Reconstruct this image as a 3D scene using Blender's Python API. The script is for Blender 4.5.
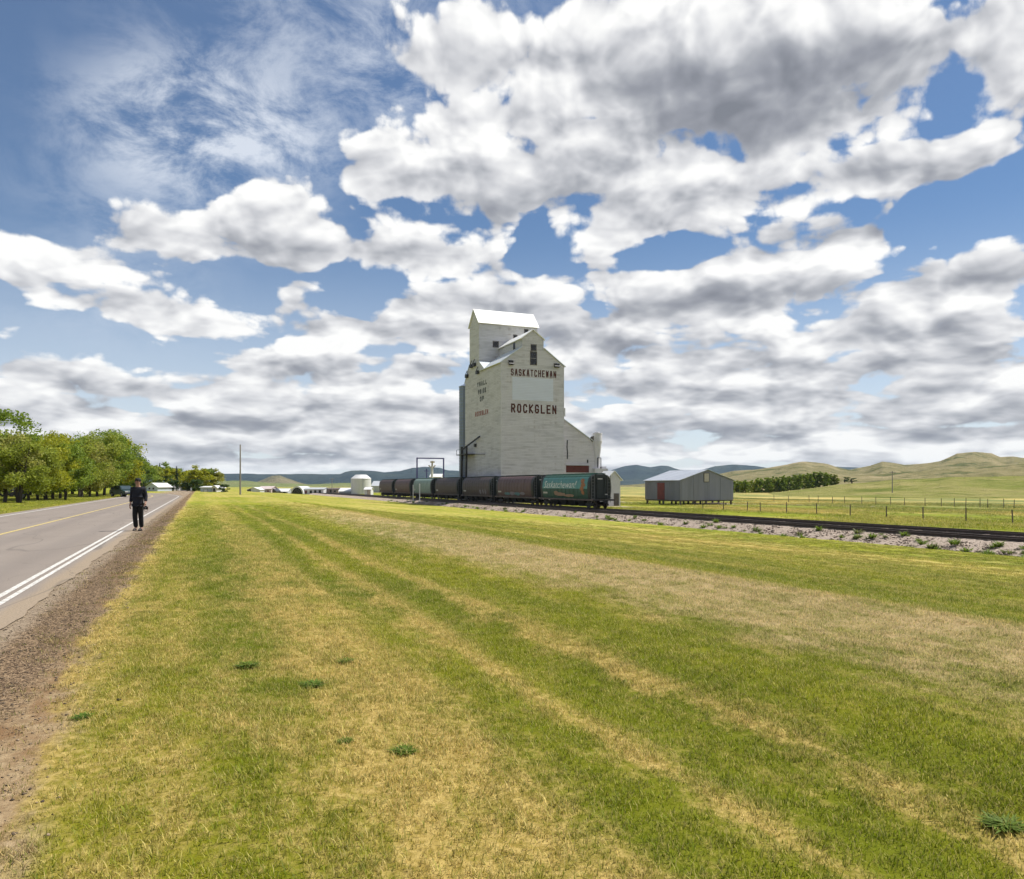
import bpy, math, random
import numpy as np
from mathutils import Vector, Matrix

for o in list(bpy.data.objects):
    bpy.data.objects.remove(o, do_unlink=True)
SC = bpy.context.scene
COL = SC.collection

# ---------------------------------------------------------------- camera
FPX, CX, HOR = 760.0, 512.0, 485.0        # focal length in pixels, centre column, horizon row
SN, CS = 0.38, 0.925                       # the camera is yawed to the right of the road
CAMH = 1.55
cam = bpy.data.cameras.new('camera')
cam.sensor_fit = 'HORIZONTAL'
cam.sensor_width = 36.0
cam.lens = 36.0 * FPX / 1024.0
cam.shift_y = (HOR - 439.5) / 1024.0
cam.clip_start = 0.05
cam.clip_end = 60000
camo = bpy.data.objects.new('camera', cam)
camo.location = (0, 0, CAMH)
camo.rotation_euler = (math.radians(90), 0, -math.atan2(SN, CS))
COL.objects.link(camo)
SC.camera = camo

# ---------------------------------------------------------------- render settings
SC.render.engine = 'CYCLES'
SC.cycles.use_denoising = True
SC.cycles.use_adaptive_sampling = True
SC.cycles.adaptive_threshold = 0.02
SC.cycles.max_bounces = 5
SC.cycles.diffuse_bounces = 2
SC.cycles.glossy_bounces = 2
SC.cycles.transmission_bounces = 3
SC.cycles.transparent_max_bounces = 6
SC.cycles.volume_bounces = 0
SC.cycles.caustics_reflective = False
SC.cycles.caustics_refractive = False
SC.view_settings.view_transform = 'Standard'
SC.view_settings.look = 'None'
SC.view_settings.gamma = 1.0
SC.view_settings.use_curve_mapping = False
SC.view_settings.exposure = 0.5

# ---------------------------------------------------------------- shader expression helper
class S:
    """a node socket with arithmetic"""
    def __init__(s, nt, sock): s.nt, s.k = nt, sock
    def _m(s, op, *a, clamp=False):
        n = s.nt.nodes.new('ShaderNodeMath'); n.operation = op; n.use_clamp = clamp
        for i, v in enumerate((s,) + a):
            if isinstance(v, S): s.nt.links.new(v.k, n.inputs[i])
            else: n.inputs[i].default_value = v
        return S(s.nt, n.outputs[0])
    def __add__(s, b): return s._m('ADD', b)
    __radd__ = __add__
    def __sub__(s, b): return s._m('SUBTRACT', b)
    def __rsub__(s, b): return (s * -1.0) + b
    def __mul__(s, b): return s._m('MULTIPLY', b)
    __rmul__ = __mul__
    def __truediv__(s, b): return s._m('DIVIDE', b)
    def inv(s): return S(s.nt, val(s.nt, 1.0).k)._m('DIVIDE', s)
    def f(s, op, *a): return s._m(op, *a)
    def max(s, b): return s._m('MAXIMUM', b)
    def min(s, b): return s._m('MINIMUM', b)
    def clamp(s): return s._m('ADD', 0.0, clamp=True)
    def step(s, a, b, c=0.0, d=1.0, kind='SMOOTHSTEP'):
        n = s.nt.nodes.new('ShaderNodeMapRange'); n.interpolation_type = kind
        s.nt.links.new(s.k, n.inputs[0])
        for i, v in zip((1, 2, 3, 4), (a, b, c, d)): n.inputs[i].default_value = v
        return S(s.nt, n.outputs[0])

def val(nt, v):
    n = nt.nodes.new('ShaderNodeValue'); n.outputs[0].default_value = v
    return S(nt, n.outputs[0])

def vec(nt, x, y, z=0.0):
    n = nt.nodes.new('ShaderNodeCombineXYZ')
    for i, v in enumerate((x, y, z)):
        if isinstance(v, S): nt.links.new(v.k, n.inputs[i])
        else: n.inputs[i].default_value = v
    return S(nt, n.outputs[0])

def vmath(nt, op, a, b=None, c=None, out=0):
    n = nt.nodes.new('ShaderNodeVectorMath'); n.operation = op
    for i, v in enumerate((a, b, c)):
        if v is None: continue
        if isinstance(v, S): nt.links.new(v.k, n.inputs[i])
        else: n.inputs[i].default_value = v
    return S(nt, n.outputs[out])

def sep(nt, v):
    n = nt.nodes.new('ShaderNodeSeparateXYZ'); nt.links.new(v.k, n.inputs[0])
    return [S(nt, o) for o in n.outputs]

def noise(nt, v, scale=1.0, detail=2.0, rough=0.5, dist=0.0, dims='3D', lac=2.0, colour=False):
    n = nt.nodes.new('ShaderNodeTexNoise'); n.noise_dimensions = dims
    if v is not None: nt.links.new(v.k, n.inputs['Vector'])
    n.inputs['Scale'].default_value = scale; n.inputs['Detail'].default_value = detail
    n.inputs['Roughness'].default_value = rough; n.inputs['Distortion'].default_value = dist
    n.inputs['Lacunarity'].default_value = lac
    return S(nt, n.outputs[1 if colour else 0])

def voro(nt, v, scale=1.0, detail=0.0, rough=0.5, feature='SMOOTH_F1', smooth=0.6, dims='2D', lac=2.0, rnd=1.0, out=0):
    n = nt.nodes.new('ShaderNodeTexVoronoi'); n.voronoi_dimensions = dims; n.feature = feature
    nt.links.new(v.k, n.inputs['Vector'])
    n.inputs['Scale'].default_value = scale; n.inputs['Detail'].default_value = detail
    n.inputs['Roughness'].default_value = rough; n.inputs['Lacunarity'].default_value = lac
    n.inputs['Randomness'].default_value = rnd
    if feature == 'SMOOTH_F1': n.inputs['Smoothness'].default_value = smooth
    return S(nt, n.outputs[out])

def mix(nt, fac, a, b, mode='MIX'):
    n = nt.nodes.new('ShaderNodeMix'); n.data_type = 'RGBA'; n.blend_type = mode; n.clamp_factor = True
    for i, v in ((0, fac), (6, a), (7, b)):
        if isinstance(v, S): nt.links.new(v.k, n.inputs[i])
        elif i == 0: n.inputs[i].default_value = v
        else: n.inputs[i].default_value = tuple(v) + (1.0,)
    return S(nt, n.outputs[2])

def ramp(nt, fac, stops, interp='LINEAR'):
    n = nt.nodes.new('ShaderNodeValToRGB'); n.color_ramp.interpolation = interp
    e = n.color_ramp.elements
    while len(e) < len(stops): e.new(0.5)
    for k, (p, c) in zip(e, stops):
        k.position = p
        k.color = (c, c, c, 1) if not isinstance(c, (tuple, list)) else tuple(c) + (1.0,)
    nt.links.new(fac.k, n.inputs[0])
    return S(nt, n.outputs[0])

# ---------------------------------------------------------------- sun
SUN_EL, SUN_AZ = math.radians(58), math.radians(89)     # azimuth from the road direction (+y), clockwise
sun = bpy.data.lights.new('sun', 'SUN')
sun.energy = 4.6
sun.angle = math.radians(0.55)
sun.color = (1.0, 0.955, 0.88)
suno = bpy.data.objects.new('sun', sun)
SUN_DIR = Vector((math.cos(SUN_EL) * math.sin(SUN_AZ), math.cos(SUN_EL) * math.cos(SUN_AZ), math.sin(SUN_EL)))
suno.rotation_euler = (-SUN_DIR).to_track_quat('-Z', 'Y').to_euler()
suno.location = (60, -10, 90)
COL.objects.link(suno)

# ---------------------------------------------------------------- sky: Nishita with a broken cumulus layer
def pix_dir(px, py):
    """picture position -> azimuth from the view axis, elevation"""
    a = math.atan((px - CX) / FPX)
    return a, math.atan((HOR - py) / FPX * math.cos(a))

# cumulus: centre and half size in the photograph, density, shade of the base
CLOUDS = [
 (735, 62, 225, 92, 1.6, 1.0), (610, 50, 90, 62, 1.1, .25), (905, 50, 70, 60, 1.1, .25), (820, 120, 130, 40, 1.1, .6), (640, 120, 90, 40, 1.0, .35),
 (440, 62, 72, 50, 1.1, .15), (505, 55, 70, 62, 1.0, .2), (470, 112, 80, 34, .9, .2), (560, 105, 90, 40, .9, .25),
 (420, 168, 100, 36, 1.1, .4), (520, 182, 100, 38, 1.2, .6), (620, 185, 90, 42, 1.0, .35), (700, 190, 90, 44, 1.1, .35), (770, 170, 60, 26, .8, .2), (620, 155, 130, 34, 1.0, .3),
 (640, 225, 100, 26, 1.0, .35), (790, 228, 50, 20, .9, .4), (858, 226, 56, 22, 1.1, .55), (760, 235, 70, 18, .8, .3),
 (915, 165, 118, 32, 1.25, .6), (1000, 135, 50, 32, 1.0, .3), (960, 185, 60, 16, .7, .3), (1012, 48, 48, 66, 1.15, .25),
 (605, 262, 60, 26, 1.0, .3), (700, 285, 130, 38, 1.3, .75), (790, 282, 70, 30, 1.1, .5), (850, 275, 60, 26, .9, .3), (600, 295, 50, 20, .7, .3),
 (985, 270, 80, 36, 1.2, .45), (920, 285, 70, 24, 1.0, .4), (890, 305, 90, 22, 1.0, .45), (970, 320, 90, 26, 1.1, .6),
 (165, 228, 82, 40, 1.2, .35), (230, 215, 60, 34, .9, .2), (292, 234, 72, 42, 1.3, .65), (350, 255, 60, 22, .9, .35), (430, 248, 105, 27, 1.05, .35), (490, 238, 50, 18, .8, .2), (290, 190, 60, 26, .8, .1),
 (8, 250, 36, 42, 1.25, .2), (64, 260, 32, 24, 1.2, .25), (116, 263, 32, 18, 1.15, .25), (166, 276, 36, 15, 1.05, .25), (10, 104, 22, 18, 1.1, .1),
 (140, 306, 54, 24, 1.2, .4), (196, 308, 44, 24, 1.2, .4), (160, 322, 80, 16, 1.0, .5), (70, 314, 24, 12, .9, .2), (10, 322, 30, 13, .8, .2), (293, 297, 34, 8, .8, .1),
 (255, 330, 70, 15, 1.0, .3), (350, 326, 90, 18, 1.1, .4), (430, 312, 64, 30, 1.2, .5), (520, 300, 80, 34, 1.2, .5), (590, 322, 80, 24, 1.1, .5), (470, 335, 90, 16, 1.0, .4),
 (660, 340, 110, 20, 1.1, .5), (760, 330, 80, 16, .9, .35), (840, 335, 90, 18, 1.0, .45), (940, 355, 110, 18, 1.1, .6), (720, 360, 110, 16, 1.1, .55), (600, 352, 90, 14, 1.0, .4),
]
_rg = random.Random(12)
for _py, _ry in ((366, 17), (384, 15), (401, 13), (417, 11), (432, 10), (446, 8), (459, 7), (470, 6)):      # receding rows down to the horizon
    _px = -120 + _rg.uniform(0, 60)
    while _px < 1150:
        _rx = _rg.uniform(42, 95)
        if not (_py < 395 and 470 < _px < 560) and _rg.random() > .08:
            CLOUDS.append((_px, _py + _rg.uniform(-5, 5), _rx, _ry * _rg.uniform(.8, 1.25), _rg.uniform(.8, 1.15), _rg.uniform(.2, .5)))
        _px += _rx * _rg.uniform(1.0, 1.7)
HOLES = [   # clear blue
 (60, 90, 230, 150, .7), (250, 20, 160, 70, .4), (970, 220, 80, 34, 1.0), (968, 108, 46, 13, .6), (652, 251, 46, 12, 1.0), (534, 250, 36, 26, .9),
 (753, 203, 30, 11, .9), (700, 153, 14, 14, .8), (601, 118, 12, 12, .7), (596, 299, 26, 10, .8), (958, 4, 40, 16, .9), (330, 288, 120, 14, .5), (60, 335, 80, 12, .5), (674, 318, 40, 9, .6), (820, 255, 30, 9, .6),
]
WISPS = [(200, 128, 140, 70, 1.3), (300, 70, 190, 60, .5), (400, 15, 200, 60, .6), (180, 200, 170, 60, .45), (420, 100, 100, 60, .4), (330, 150, 90, 40, .4), (120, 290, 120, 60, .3)]

world = bpy.data.worlds.new('World'); SC.world = world
world.use_nodes = True
nt = world.node_tree
nt.nodes.clear()
tc = nt.nodes.new('ShaderNodeTexCoord')
D = S(nt, tc.outputs['Generated'])
dx, dy, dz = sep(nt, D)
fwd = dx * SN + dy * CS
rgt = dx * CS - dy * SN
az = rgt.f('ARCTAN2', fwd)
el = dz.f('ARCSINE')
V = vec(nt, az, el)

def blob(A, Em, px, py, rx, ry, drop=0.0, squash=1.0):
    a, e = pix_dir(px, py); ca = math.cos(a)
    sx = FPX / rx / (ca * ca); sy = FPX / ry / (ca * math.cos(e) ** 2)
    l = np.clip(np.hypot((A - a) * sx, ((Em - e) * sy + drop) / squash) / 1.35, 0, 1)
    return 1 - l * l * (3 - 2 * l)
AZM = .66
ELS = np.concatenate([np.linspace(0, .17, 14), np.linspace(.17, .60, 15)[1:]])
ROWS = len(ELS)
_A, _E = np.meshgrid(np.linspace(-AZM, AZM, 32), ELS)
F_COV = sum((c[4] * blob(_A, _E, *c[:4])) ** 4 for c in CLOUDS) ** .25 - sum(c[4] * blob(_A, _E, *c[:4]) for c in HOLES)
# shade gathers under each cloud's middle, its top stays in the sun
F_DRK = sum((c[5] * blob(_A, _E, *c[:4], drop=.45, squash=.75)) ** 3 for c in CLOUDS) ** (1 / 3) * 1.05 - sum((.22 * blob(_A, _E, *c[:4], drop=-.6, squash=.6)) ** 3 for c in CLOUDS) ** (1 / 3)
F_WSP = sum(c[4] * blob(_A, _E, *c[:4]) for c in WISPS)

def layout(v):
    """where the clouds, their shaded bases and the veils lie: one ramp along azimuth per row of elevation"""
    a, e, _ = sep(nt, v)
    t = a.step(-AZM, AZM, 0, 1, 'LINEAR')
    c = None
    for j in range(ROWS):
        stops = [(k / 31, (float(np.clip((F_COV[j, k] + 1) / 3, 0, 1)), float(np.clip((F_DRK[j, k] + .5) / 2, 0, 1)), float(np.clip(F_WSP[j, k] / 2, 0, 1)))) for k in range(32)]
        rj = ramp(nt, t, stops)
        c = rj if c is None else mix(nt, e.step(float(ELS[j - 1]), float(ELS[j]), 0, 1, 'LINEAR'), c, rj)
    x, y, z = sep(nt, c)
    return x * 3.0 - 1.0, y * 2.0 - .5, z * 2.0

wob = noise(nt, V, 9.0, 3.0, .55, colour=True)
wob = vmath(nt, 'MULTIPLY_ADD', wob, (.05, .026, 0), (-.025, -.013, 0))
VW = vmath(nt, 'ADD', V, wob)
C_big, dark_b, wisp_b = layout(VW)
ahead = fwd.step(-.15, .45)
bank = el.step(.02, .17, .30, .0) + el.step(.55, .9, 0.0, .12)
generic = noise(nt, V, 2.2, 2.0, .5).step(.35, .65, -.2, .75) * (1.0 - ahead)
se = el.f('SINE').max(0.0) + .20
rr_ = el.f('COSINE') / se
big = noise(nt, vec(nt, rr_ * az.f('SINE') * 1.1, rr_ * az.f('COSINE')), 1.8, 2.0, .5, dims='2D')
COVER = C_big + bank + generic - .12 + (big - .5) * .42

def field(v):
    """cauliflower relief in angle space, finer and flatter towards the horizon"""
    a_, e_, _ = sep(nt, v)
    q = vec(nt, a_ * 7.6, (e_.max(-.05) + .22).f('LOGARITHM', math.e) * 7.0)
    wq = vmath(nt, 'MULTIPLY_ADD', noise(nt, q, 1.1, 1.0, .6, colour=True, dims='2D'), (.45, .45, 0), (-.225, -.225, 0))
    puff = voro(nt, vmath(nt, 'ADD', q, wq), 1.25, 2.0, .5, feature='F1', lac=2.3)
    fine = noise(nt, q, 2.2, 3.0, .55, dims='2D')
    return (.42 - puff) * 1.0 + (fine - .5) * .55

n0 = field(V)
n1 = field(vmath(nt, 'ADD', V, (.010, .022, 0)))
wisp_edge = noise(nt, V, 38.0, 4.0, .65, dims='2D')
h = COVER + n0 * .7 + (wisp_edge - .5) * .28
alpha = h.step(-.04, .17)
emb = n0 - n1
dark = dark_b * ahead + (1.0 - ahead) * .2
bright = .78 + emb * .75 - dark * h.step(-.1, .35, .45, 1.0) - h.step(.3, 1.3) * .12
bright = bright - el.step(.02, .22, .07, 0.0)
ccol = ramp(nt, bright.step(-.4, 1.0, 0, 1, 'LINEAR'), [(0.0, (2.0, 2.15, 2.5)), (.29, (2.9, 3.05, 3.45)), (.46, (3.8, 3.95, 4.3)), (.64, (5.4, 5.5, 5.8)), (.82, (7.2, 7.25, 7.4)), (1.0, (9.0, 9.0, 8.9))])
# thin high veil
fib = vmath(nt, 'MULTIPLY', V, (9.0, 16.0, 0))
fibn = noise(nt, fib, 1.0, 6.0, .66, .25, dims='2D')
veil = (wisp_b + (1.0 - ahead) * .15) * fibn.step(.3, .72) + el.step(.0, .34, .85, .12)
sky = nt.nodes.new('ShaderNodeTexSky')
sky.sky_type = 'NISHITA'
sky.sun_disc = False
sky.sun_elevation = SUN_EL
sky.sun_rotation = SUN_AZ
sky.altitude = 800
sky.air_density = 1.0
sky.dust_density = 0.4
sky.ozone_density = 2.6
hsv = nt.nodes.new('ShaderNodeHueSaturation')
hsv.inputs['Saturation'].default_value = 1.28
hsv.inputs['Value'].default_value = .80
nt.links.new(sky.outputs[0], hsv.inputs['Color'])
skyc = S(nt, hsv.outputs[0])
c1 = mix(nt, veil.clamp() * .75, skyc, (8.0, 8.4, 9.0))
c2 = mix(nt, alpha, c1, ccol)
bg = nt.nodes.new('ShaderNodeBackground')
nt.links.new(c2.k, bg.inputs[0])
bg.inputs[1].default_value = 0.08
wo = nt.nodes.new('ShaderNodeOutputWorld')
nt.links.new(bg.outputs[0], wo.inputs[0])
world.cycles.sampling_method = 'MANUAL'
world.cycles.sample_map_resolution = 1024

# ================================================================ helpers
RNG = random.Random(7)
NP = np.random.default_rng(11)

def wp(px, zc, z=0.0):
    """point seen in column px at depth zc"""
    xc = (px - CX) / FPX * zc
    return Vector((CS * xc + SN * zc, -SN * xc + CS * zc, z))

def y_at(px, x):
    """where the line of constant x crosses column px"""
    r = (px - CX) / FPX
    return x * (CS - SN * r) / (SN + CS * r)

def depth(x, y): return SN * x + CS * y
def z_at(py, x, y): return CAMH + (HOR - py) / FPX * depth(x, y)

GX = [-400, -60, -14, -10.2, -9.7, -1.9, -1.0, 0.2, 3, 5, 6.6, 7.5, 8.6, 10, 15, 25, 38, 40, 44, 50, 58, 90, 4000]
GZ = [.3, .2, .1, -.012, -.014, -.014, -.02, 0, -.04, .0, .07, .08, -.02, -.22, -.72, -1.45, -2.1, -2.15, -2.0, -1.85, -1.75, -1.7, -1.7]
def gz(x, y):
    z = np.interp(x, GX, GZ)
    n = .03 * np.sin(x * 1.7 + .3 * np.sin(y * .21)) * np.sin(y * .13 + 1.0) + .02 * np.sin(x * 3.1 + y * .37)
    m = np.clip((np.asarray(x) + .6) / 1.5, 0, 1) * np.clip((37 - np.asarray(x)) / 3, 0, 1)
    return z + n * m
def gzf(x, y): return float(gz(np.float64(x), np.float64(y)))

class MB:
    def __init__(s): s.v, s.f = [], []
    def add(s, vs, fs):
        b = len(s.v); s.v += [tuple(p) for p in vs]; s.f += [tuple(i + b for i in f) for f in fs]; return s
    def box(s, x0, x1, y0, y1, z0, z1):
        vs = [(x, y, z) for z in (z0, z1) for y in (y0, y1) for x in (x0, x1)]
        return s.add(vs, [(0, 2, 3, 1), (4, 5, 7, 6), (0, 1, 5, 4), (2, 6, 7, 3), (0, 4, 6, 2), (1, 3, 7, 5)])
    def bar(s, p, q, w, h=None, up=(0, 0, 1)):
        p, q = Vector(p), Vector(q); h = h or w
        d = (q - p).normalized(); u = Vector(up)
        if abs(d.dot(u)) > .98: u = Vector((1, 0, 0))
        a = d.cross(u).normalized() * w / 2; b = a.cross(d).normalized() * h / 2
        vs = [c + i * a + j * b for c in (p, q) for i, j in ((-1, -1), (1, -1), (1, 1), (-1, 1))]
        return s.add(vs, [(3, 2, 1, 0), (4, 5, 6, 7), (0, 1, 5, 4), (1, 2, 6, 5), (2, 3, 7, 6), (3, 0, 4, 7)])
    def tube(s, p, q, r0, r1=None, n=8, caps=True):
        p, q = Vector(p), Vector(q); r1 = r0 if r1 is None else r1
        d = (q - p).normalized(); u = Vector((0, 0, 1)) if abs(d.z) < .95 else Vector((1, 0, 0))
        a = d.cross(u).normalized(); b = a.cross(d)
        vs = [c + (a * math.cos(t) + b * math.sin(t)) * r for c, r in ((p, r0), (q, r1)) for t in [2 * math.pi * k / n for k in range(n)]]
        fs = [(k, k + n, (k + 1) % n + n, (k + 1) % n) for k in range(n)]
        if caps: fs += [tuple(range(n)), tuple(range(2 * n - 1, n - 1, -1))]
        return s.add(vs, fs)
    def path(s, pts, rs, n=6):
        for i in range(len(pts) - 1): s.tube(pts[i], pts[i + 1], rs[i], rs[i + 1], n, caps=True)
        return s
    def lathe(s, prof, n=16, c=(0, 0, 0), caps=True):
        vs = [(c[0] + r * math.cos(2 * math.pi * k / n), c[1] + r * math.sin(2 * math.pi * k / n), c[2] + z) for r, z in prof for k in range(n)]
        fs = [(i * n + k, i * n + (k + 1) % n, (i + 1) * n + (k + 1) % n, (i + 1) * n + k) for i in range(len(prof) - 1) for k in range(n)]
        if caps:
            fs += [tuple(range(n - 1, -1, -1)), tuple(range((len(prof) - 1) * n, len(prof) * n))]
        return s.add(vs, fs)
    def prism(s, poly, a0, a1, axis='y'):
        """polygon extruded along an axis; poly is (x,z) for y, (y,z) for x, (x,y) for z"""
        def P(u, w, t): return {'y': (u, t, w), 'x': (t, u, w), 'z': (u, w, t)}[axis]
        n = len(poly)
        vs = [P(u, w, a0) for u, w in poly] + [P(u, w, a1) for u, w in poly]
        fs = [tuple(range(n)), tuple(range(2 * n - 1, n - 1, -1))] + [(k, k + n, (k + 1) % n + n, (k + 1) % n) for k in range(n)]
        return s.add(vs, fs)
    def slab(s, quad, t):
        """a thick sheet from four points; thickness t along the normal"""
        q = [Vector(p) for p in quad]
        n = (q[1] - q[0]).cross(q[3] - q[0]).normalized() * t
        return s.add(q + [p + n for p in q], [(3, 2, 1, 0), (4, 5, 6, 7), (0, 1, 5, 4), (1, 2, 6, 5), (2, 3, 7, 6), (3, 0, 4, 7)])
    def build(s, name, m, parent=None, smooth=False, loc=None, fix=True):
        me = bpy.data.meshes.new(name)
        me.from_pydata(s.v, [], s.f)
        if fix:
            import bmesh
            b = bmesh.new(); b.from_mesh(me); bmesh.ops.recalc_face_normals(b, faces=b.faces); b.to_mesh(me); b.free()
        if smooth: me.polygons.foreach_set('use_smooth', [True] * len(me.polygons))
        me.materials.append(m)
        o = bpy.data.objects.new(name, me); COL.objects.link(o)
        if parent is not None: o.parent = parent
        if loc is not None: o.location = loc
        return o

def npmesh(name, verts, faces, m, parent=None, smooth=False):
    """fast mesh from arrays: verts (n,3), faces (k,3|4)"""
    verts = np.asarray(verts, np.float32); faces = np.asarray(faces, np.int32)
    me = bpy.data.meshes.new(name); k = faces.shape[1]
    me.vertices.add(len(verts)); me.vertices.foreach_set('co', verts.ravel())
    me.loops.add(faces.size); me.loops.foreach_set('vertex_index', faces.ravel())
    me.polygons.add(len(faces)); me.polygons.foreach_set('loop_start', np.arange(0, faces.size, k, dtype=np.int32))
    me.update(calc_edges=True); me.validate()
    if smooth: me.polygons.foreach_set('use_smooth', np.ones(len(faces), bool))
    me.materials.append(m)
    o = bpy.data.objects.new(name, me); COL.objects.link(o)
    if parent is not None: o.parent = parent
    return o

def grid_faces(nr, nc):
    i, j = np.meshgrid(np.arange(nr - 1), np.arange(nc - 1), indexing='ij')
    a = (i * nc + j).ravel()
    return np.stack([a, a + 1, a + nc + 1, a + nc], 1)

def thing(name, label, cat, loc=(0, 0, 0), rz=0.0, group=None):
    o = bpy.data.objects.new(name, None); COL.objects.link(o)
    o.location = loc; o.rotation_euler = (0, 0, rz); o.empty_display_size = .3
    return tag(o, label, cat, group)
def tag(o, label, cat, group=None):
    o['label'] = label; o['category'] = cat
    if group: o['group'] = group
    return o
def structure(o): o['kind'] = 'structure'; return o
def stuff(o, label=None):
    o['kind'] = 'stuff'
    return o
def copy_tree(o, parent=None, swap=None):
    c = o.copy(); COL.objects.link(c); c.parent = parent
    for ch in o.children: copy_tree(ch, c, swap)
    return c

# ================================================================ materials
MATS = {}
def newmat(name):
    m = bpy.data.materials.new(name); m.use_nodes = True
    nt = m.node_tree
    b = nt.nodes['Principled BSDF']
    return m, nt, b
def setc(nt, b, key, v):
    if isinstance(v, S): nt.links.new(v.k, b.inputs[key])
    elif isinstance(v, (tuple, list)): b.inputs[key].default_value = tuple(v) + (1.0,)
    else: b.inputs[key].default_value = v
def bump(nt, b, hgt, strength=.5, dist=.02):
    n = nt.nodes.new('ShaderNodeBump'); n.inputs['Strength'].default_value = strength; n.inputs['Distance'].default_value = dist
    nt.links.new(hgt.k, n.inputs['Height']); nt.links.new(n.outputs[0], b.inputs['Normal'])
def gpos(nt):
    g = nt.nodes.new('ShaderNodeNewGeometry'); return S(nt, g.outputs['Position'])
def opos(nt):
    g = nt.nodes.new('ShaderNodeTexCoord'); return S(nt, g.outputs['Object'])
def orand(nt):
    g = nt.nodes.new('ShaderNodeObjectInfo'); return S(nt, g.outputs['Random'])

def paint(name, col, rough=.7, var=.25, scale=1.5, metal=0.0, dirt=None, bmp=0.0, stretch=(1, 1, 1)):
    """a painted or bare surface with mottling, streaks and wear"""
    if name in MATS: return MATS[name]
    m, nt, b = newmat(name)
    p = vmath(nt, 'MULTIPLY', gpos(nt), stretch)
    n = noise(nt, p, scale, 6.0, .65)
    dk = tuple(c * (1 - var) for c in col); lt = tuple(min(1, c * (1 + var * .6)) for c in col)
    c = ramp(nt, n, [(.28, dk), (.5, col), (.74, lt)])
    if dirt:
        d = noise(nt, p, scale * 2.7, 5.0, .7).step(.52, .72)
        c = mix(nt, d * .7, c, dirt)
    setc(nt, b, 'Base Color', c); b.inputs['Roughness'].default_value = rough; b.inputs['Metallic'].default_value = metal
    if bmp: bump(nt, b, noise(nt, p, scale * 8, 3.0), .6, bmp)
    MATS[name] = m
    return m

# ---- ground colour shared by the soil and the grass blades standing on it
DRY = [(-2, .62), (-.95, .5), (-.6, .32), (.25, .24), (.65, .48), (1.0, .62), (1.55, .62), (1.85, .22), (2.2, .28), (2.36, .6), (2.46, .74),
       (2.6, .36), (2.75, .12), (3.05, .16), (3.2, .58), (3.4, .62), (3.62, .24), (4.2, .14), (4.8, .34), (5.3, .52), (6.0, .62), (7.3, .68),
       (7.75, .62), (8.1, .26), (10, .18), (12, .40), (14, .20), (18, .36), (24, .5), (30, .34), (36, .22), (40, .2)]
def ground_colour(nt, P):
    x, y, z = sep(nt, P)
    w1 = noise(nt, vmath(nt, 'MULTIPLY', P, (.5, .11, 0)), 1.0, 3.0, .55, dims='2D')
    w2 = noise(nt, vmath(nt, 'MULTIPLY', P, (2.6, 1.1, 0)), 1.0, 4.0, .65, dims='2D')
    big = noise(nt, vmath(nt, 'MULTIPLY', P, (.16, .05, 0)), 1.0, 3.0, .5, dims='2D')
    fine = noise(nt, P, 14.0, 4.0, .7, dims='2D')
    xw = x + (w1 - .5) * (x.f('ABSOLUTE') * .07 + .28) + (w2 - .5) * .28
    dry = ramp(nt, xw.step(-2, 40, 0, 1, 'LINEAR'), [((a + 2) / 42, d) for a, d in DRY])
    dry = mix(nt, y.step(25, 75) * .8, dry, (.36, .36, .36))
    dry = sep(nt, dry)[0]
    dry = dry + (w2 - .5) * 1.1 + (big - .5) * .75 + (fine - .5) * .75
    # beyond the ditch: meadow
    lush = noise(nt, vmath(nt, 'MULTIPLY', P, (.07, .03, 0)), 1.0, 5.0, .6, dims='2D')
    field = x.step(50, 60)
    dry = mix(nt, field, dry, x.step(52, 72, .10, .36) + (lush - .5) * 1.9 + (w2 - .5) * .6)
    left = x.step(-11, -9.5, 1, 0)
    dry = mix(nt, left, dry, .22 + (w2 - .5) * .8)
    S_ = lambda s: s
    grn = mix(nt, w1.step(.3, .7), (.140, .178, .008), (.225, .240, .012))
    grn = mix(nt, x.step(52, 130) , grn, (.15, .175, .05))
    straw = mix(nt, fine.step(.3, .7), (.37, .275, .075), (.58, .46, .17))
    sw = mix(nt, xw.step(4.6, 5.4) * xw.step(8.2, 7.4) * y.step(60, 30), straw, (.50, .395, .215))
    dryc = dry.step(.12, .82)
    col = mix(nt, dryc, grn, sw)
    # shoulder: dark gravel by the pavement, bare sandy soil by the grass
    sh_n = (w2 - .5) * 1.3 + (w1 - .5) * .7
    soil = (x + sh_n * .6 - y.step(2.0, 11.0, .22, -.22)).step(-.98, -.72, 1, 0) * x.step(-9, -5)
    c1 = voro(nt, P, 60.0, 1.0, .5, feature='F1', out=1)
    cr, cg, cb = sep(nt, c1)
    grav = ramp(nt, cr, [(0, (.030, .018, .010)), (.45, (.078, .050, .030)), (.8, (.155, .105, .063)), (1, (.30, .21, .125))])
    sandy = mix(nt, fine.step(.3, .7), (.25, .175, .095), (.37, .275, .16))
    red = mix(nt, w2.step(.4, .65), sandy, (.20, .12, .06))
    # darkest about 1.7 m from the line, paler where tyres run and next to the grass
    gm = (x + (w2 - .5) * .9 + (fine - .5) * .3).step(-1.0, -1.35) * y.step(3.0, 7.0)
    shc = mix(nt, gm, red, grav)
    tyre = (x + (fine - .5) * .3 + (w2 - .5) * .35).step(-1.62, -1.9) * .9
    shc = mix(nt, tyre, shc, mix(nt, cr.step(.2, .9), (.18, .138, .092), (.33, .26, .185)))
    col = mix(nt, soil, col, shc)
    return col, soil, fine, cr

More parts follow.
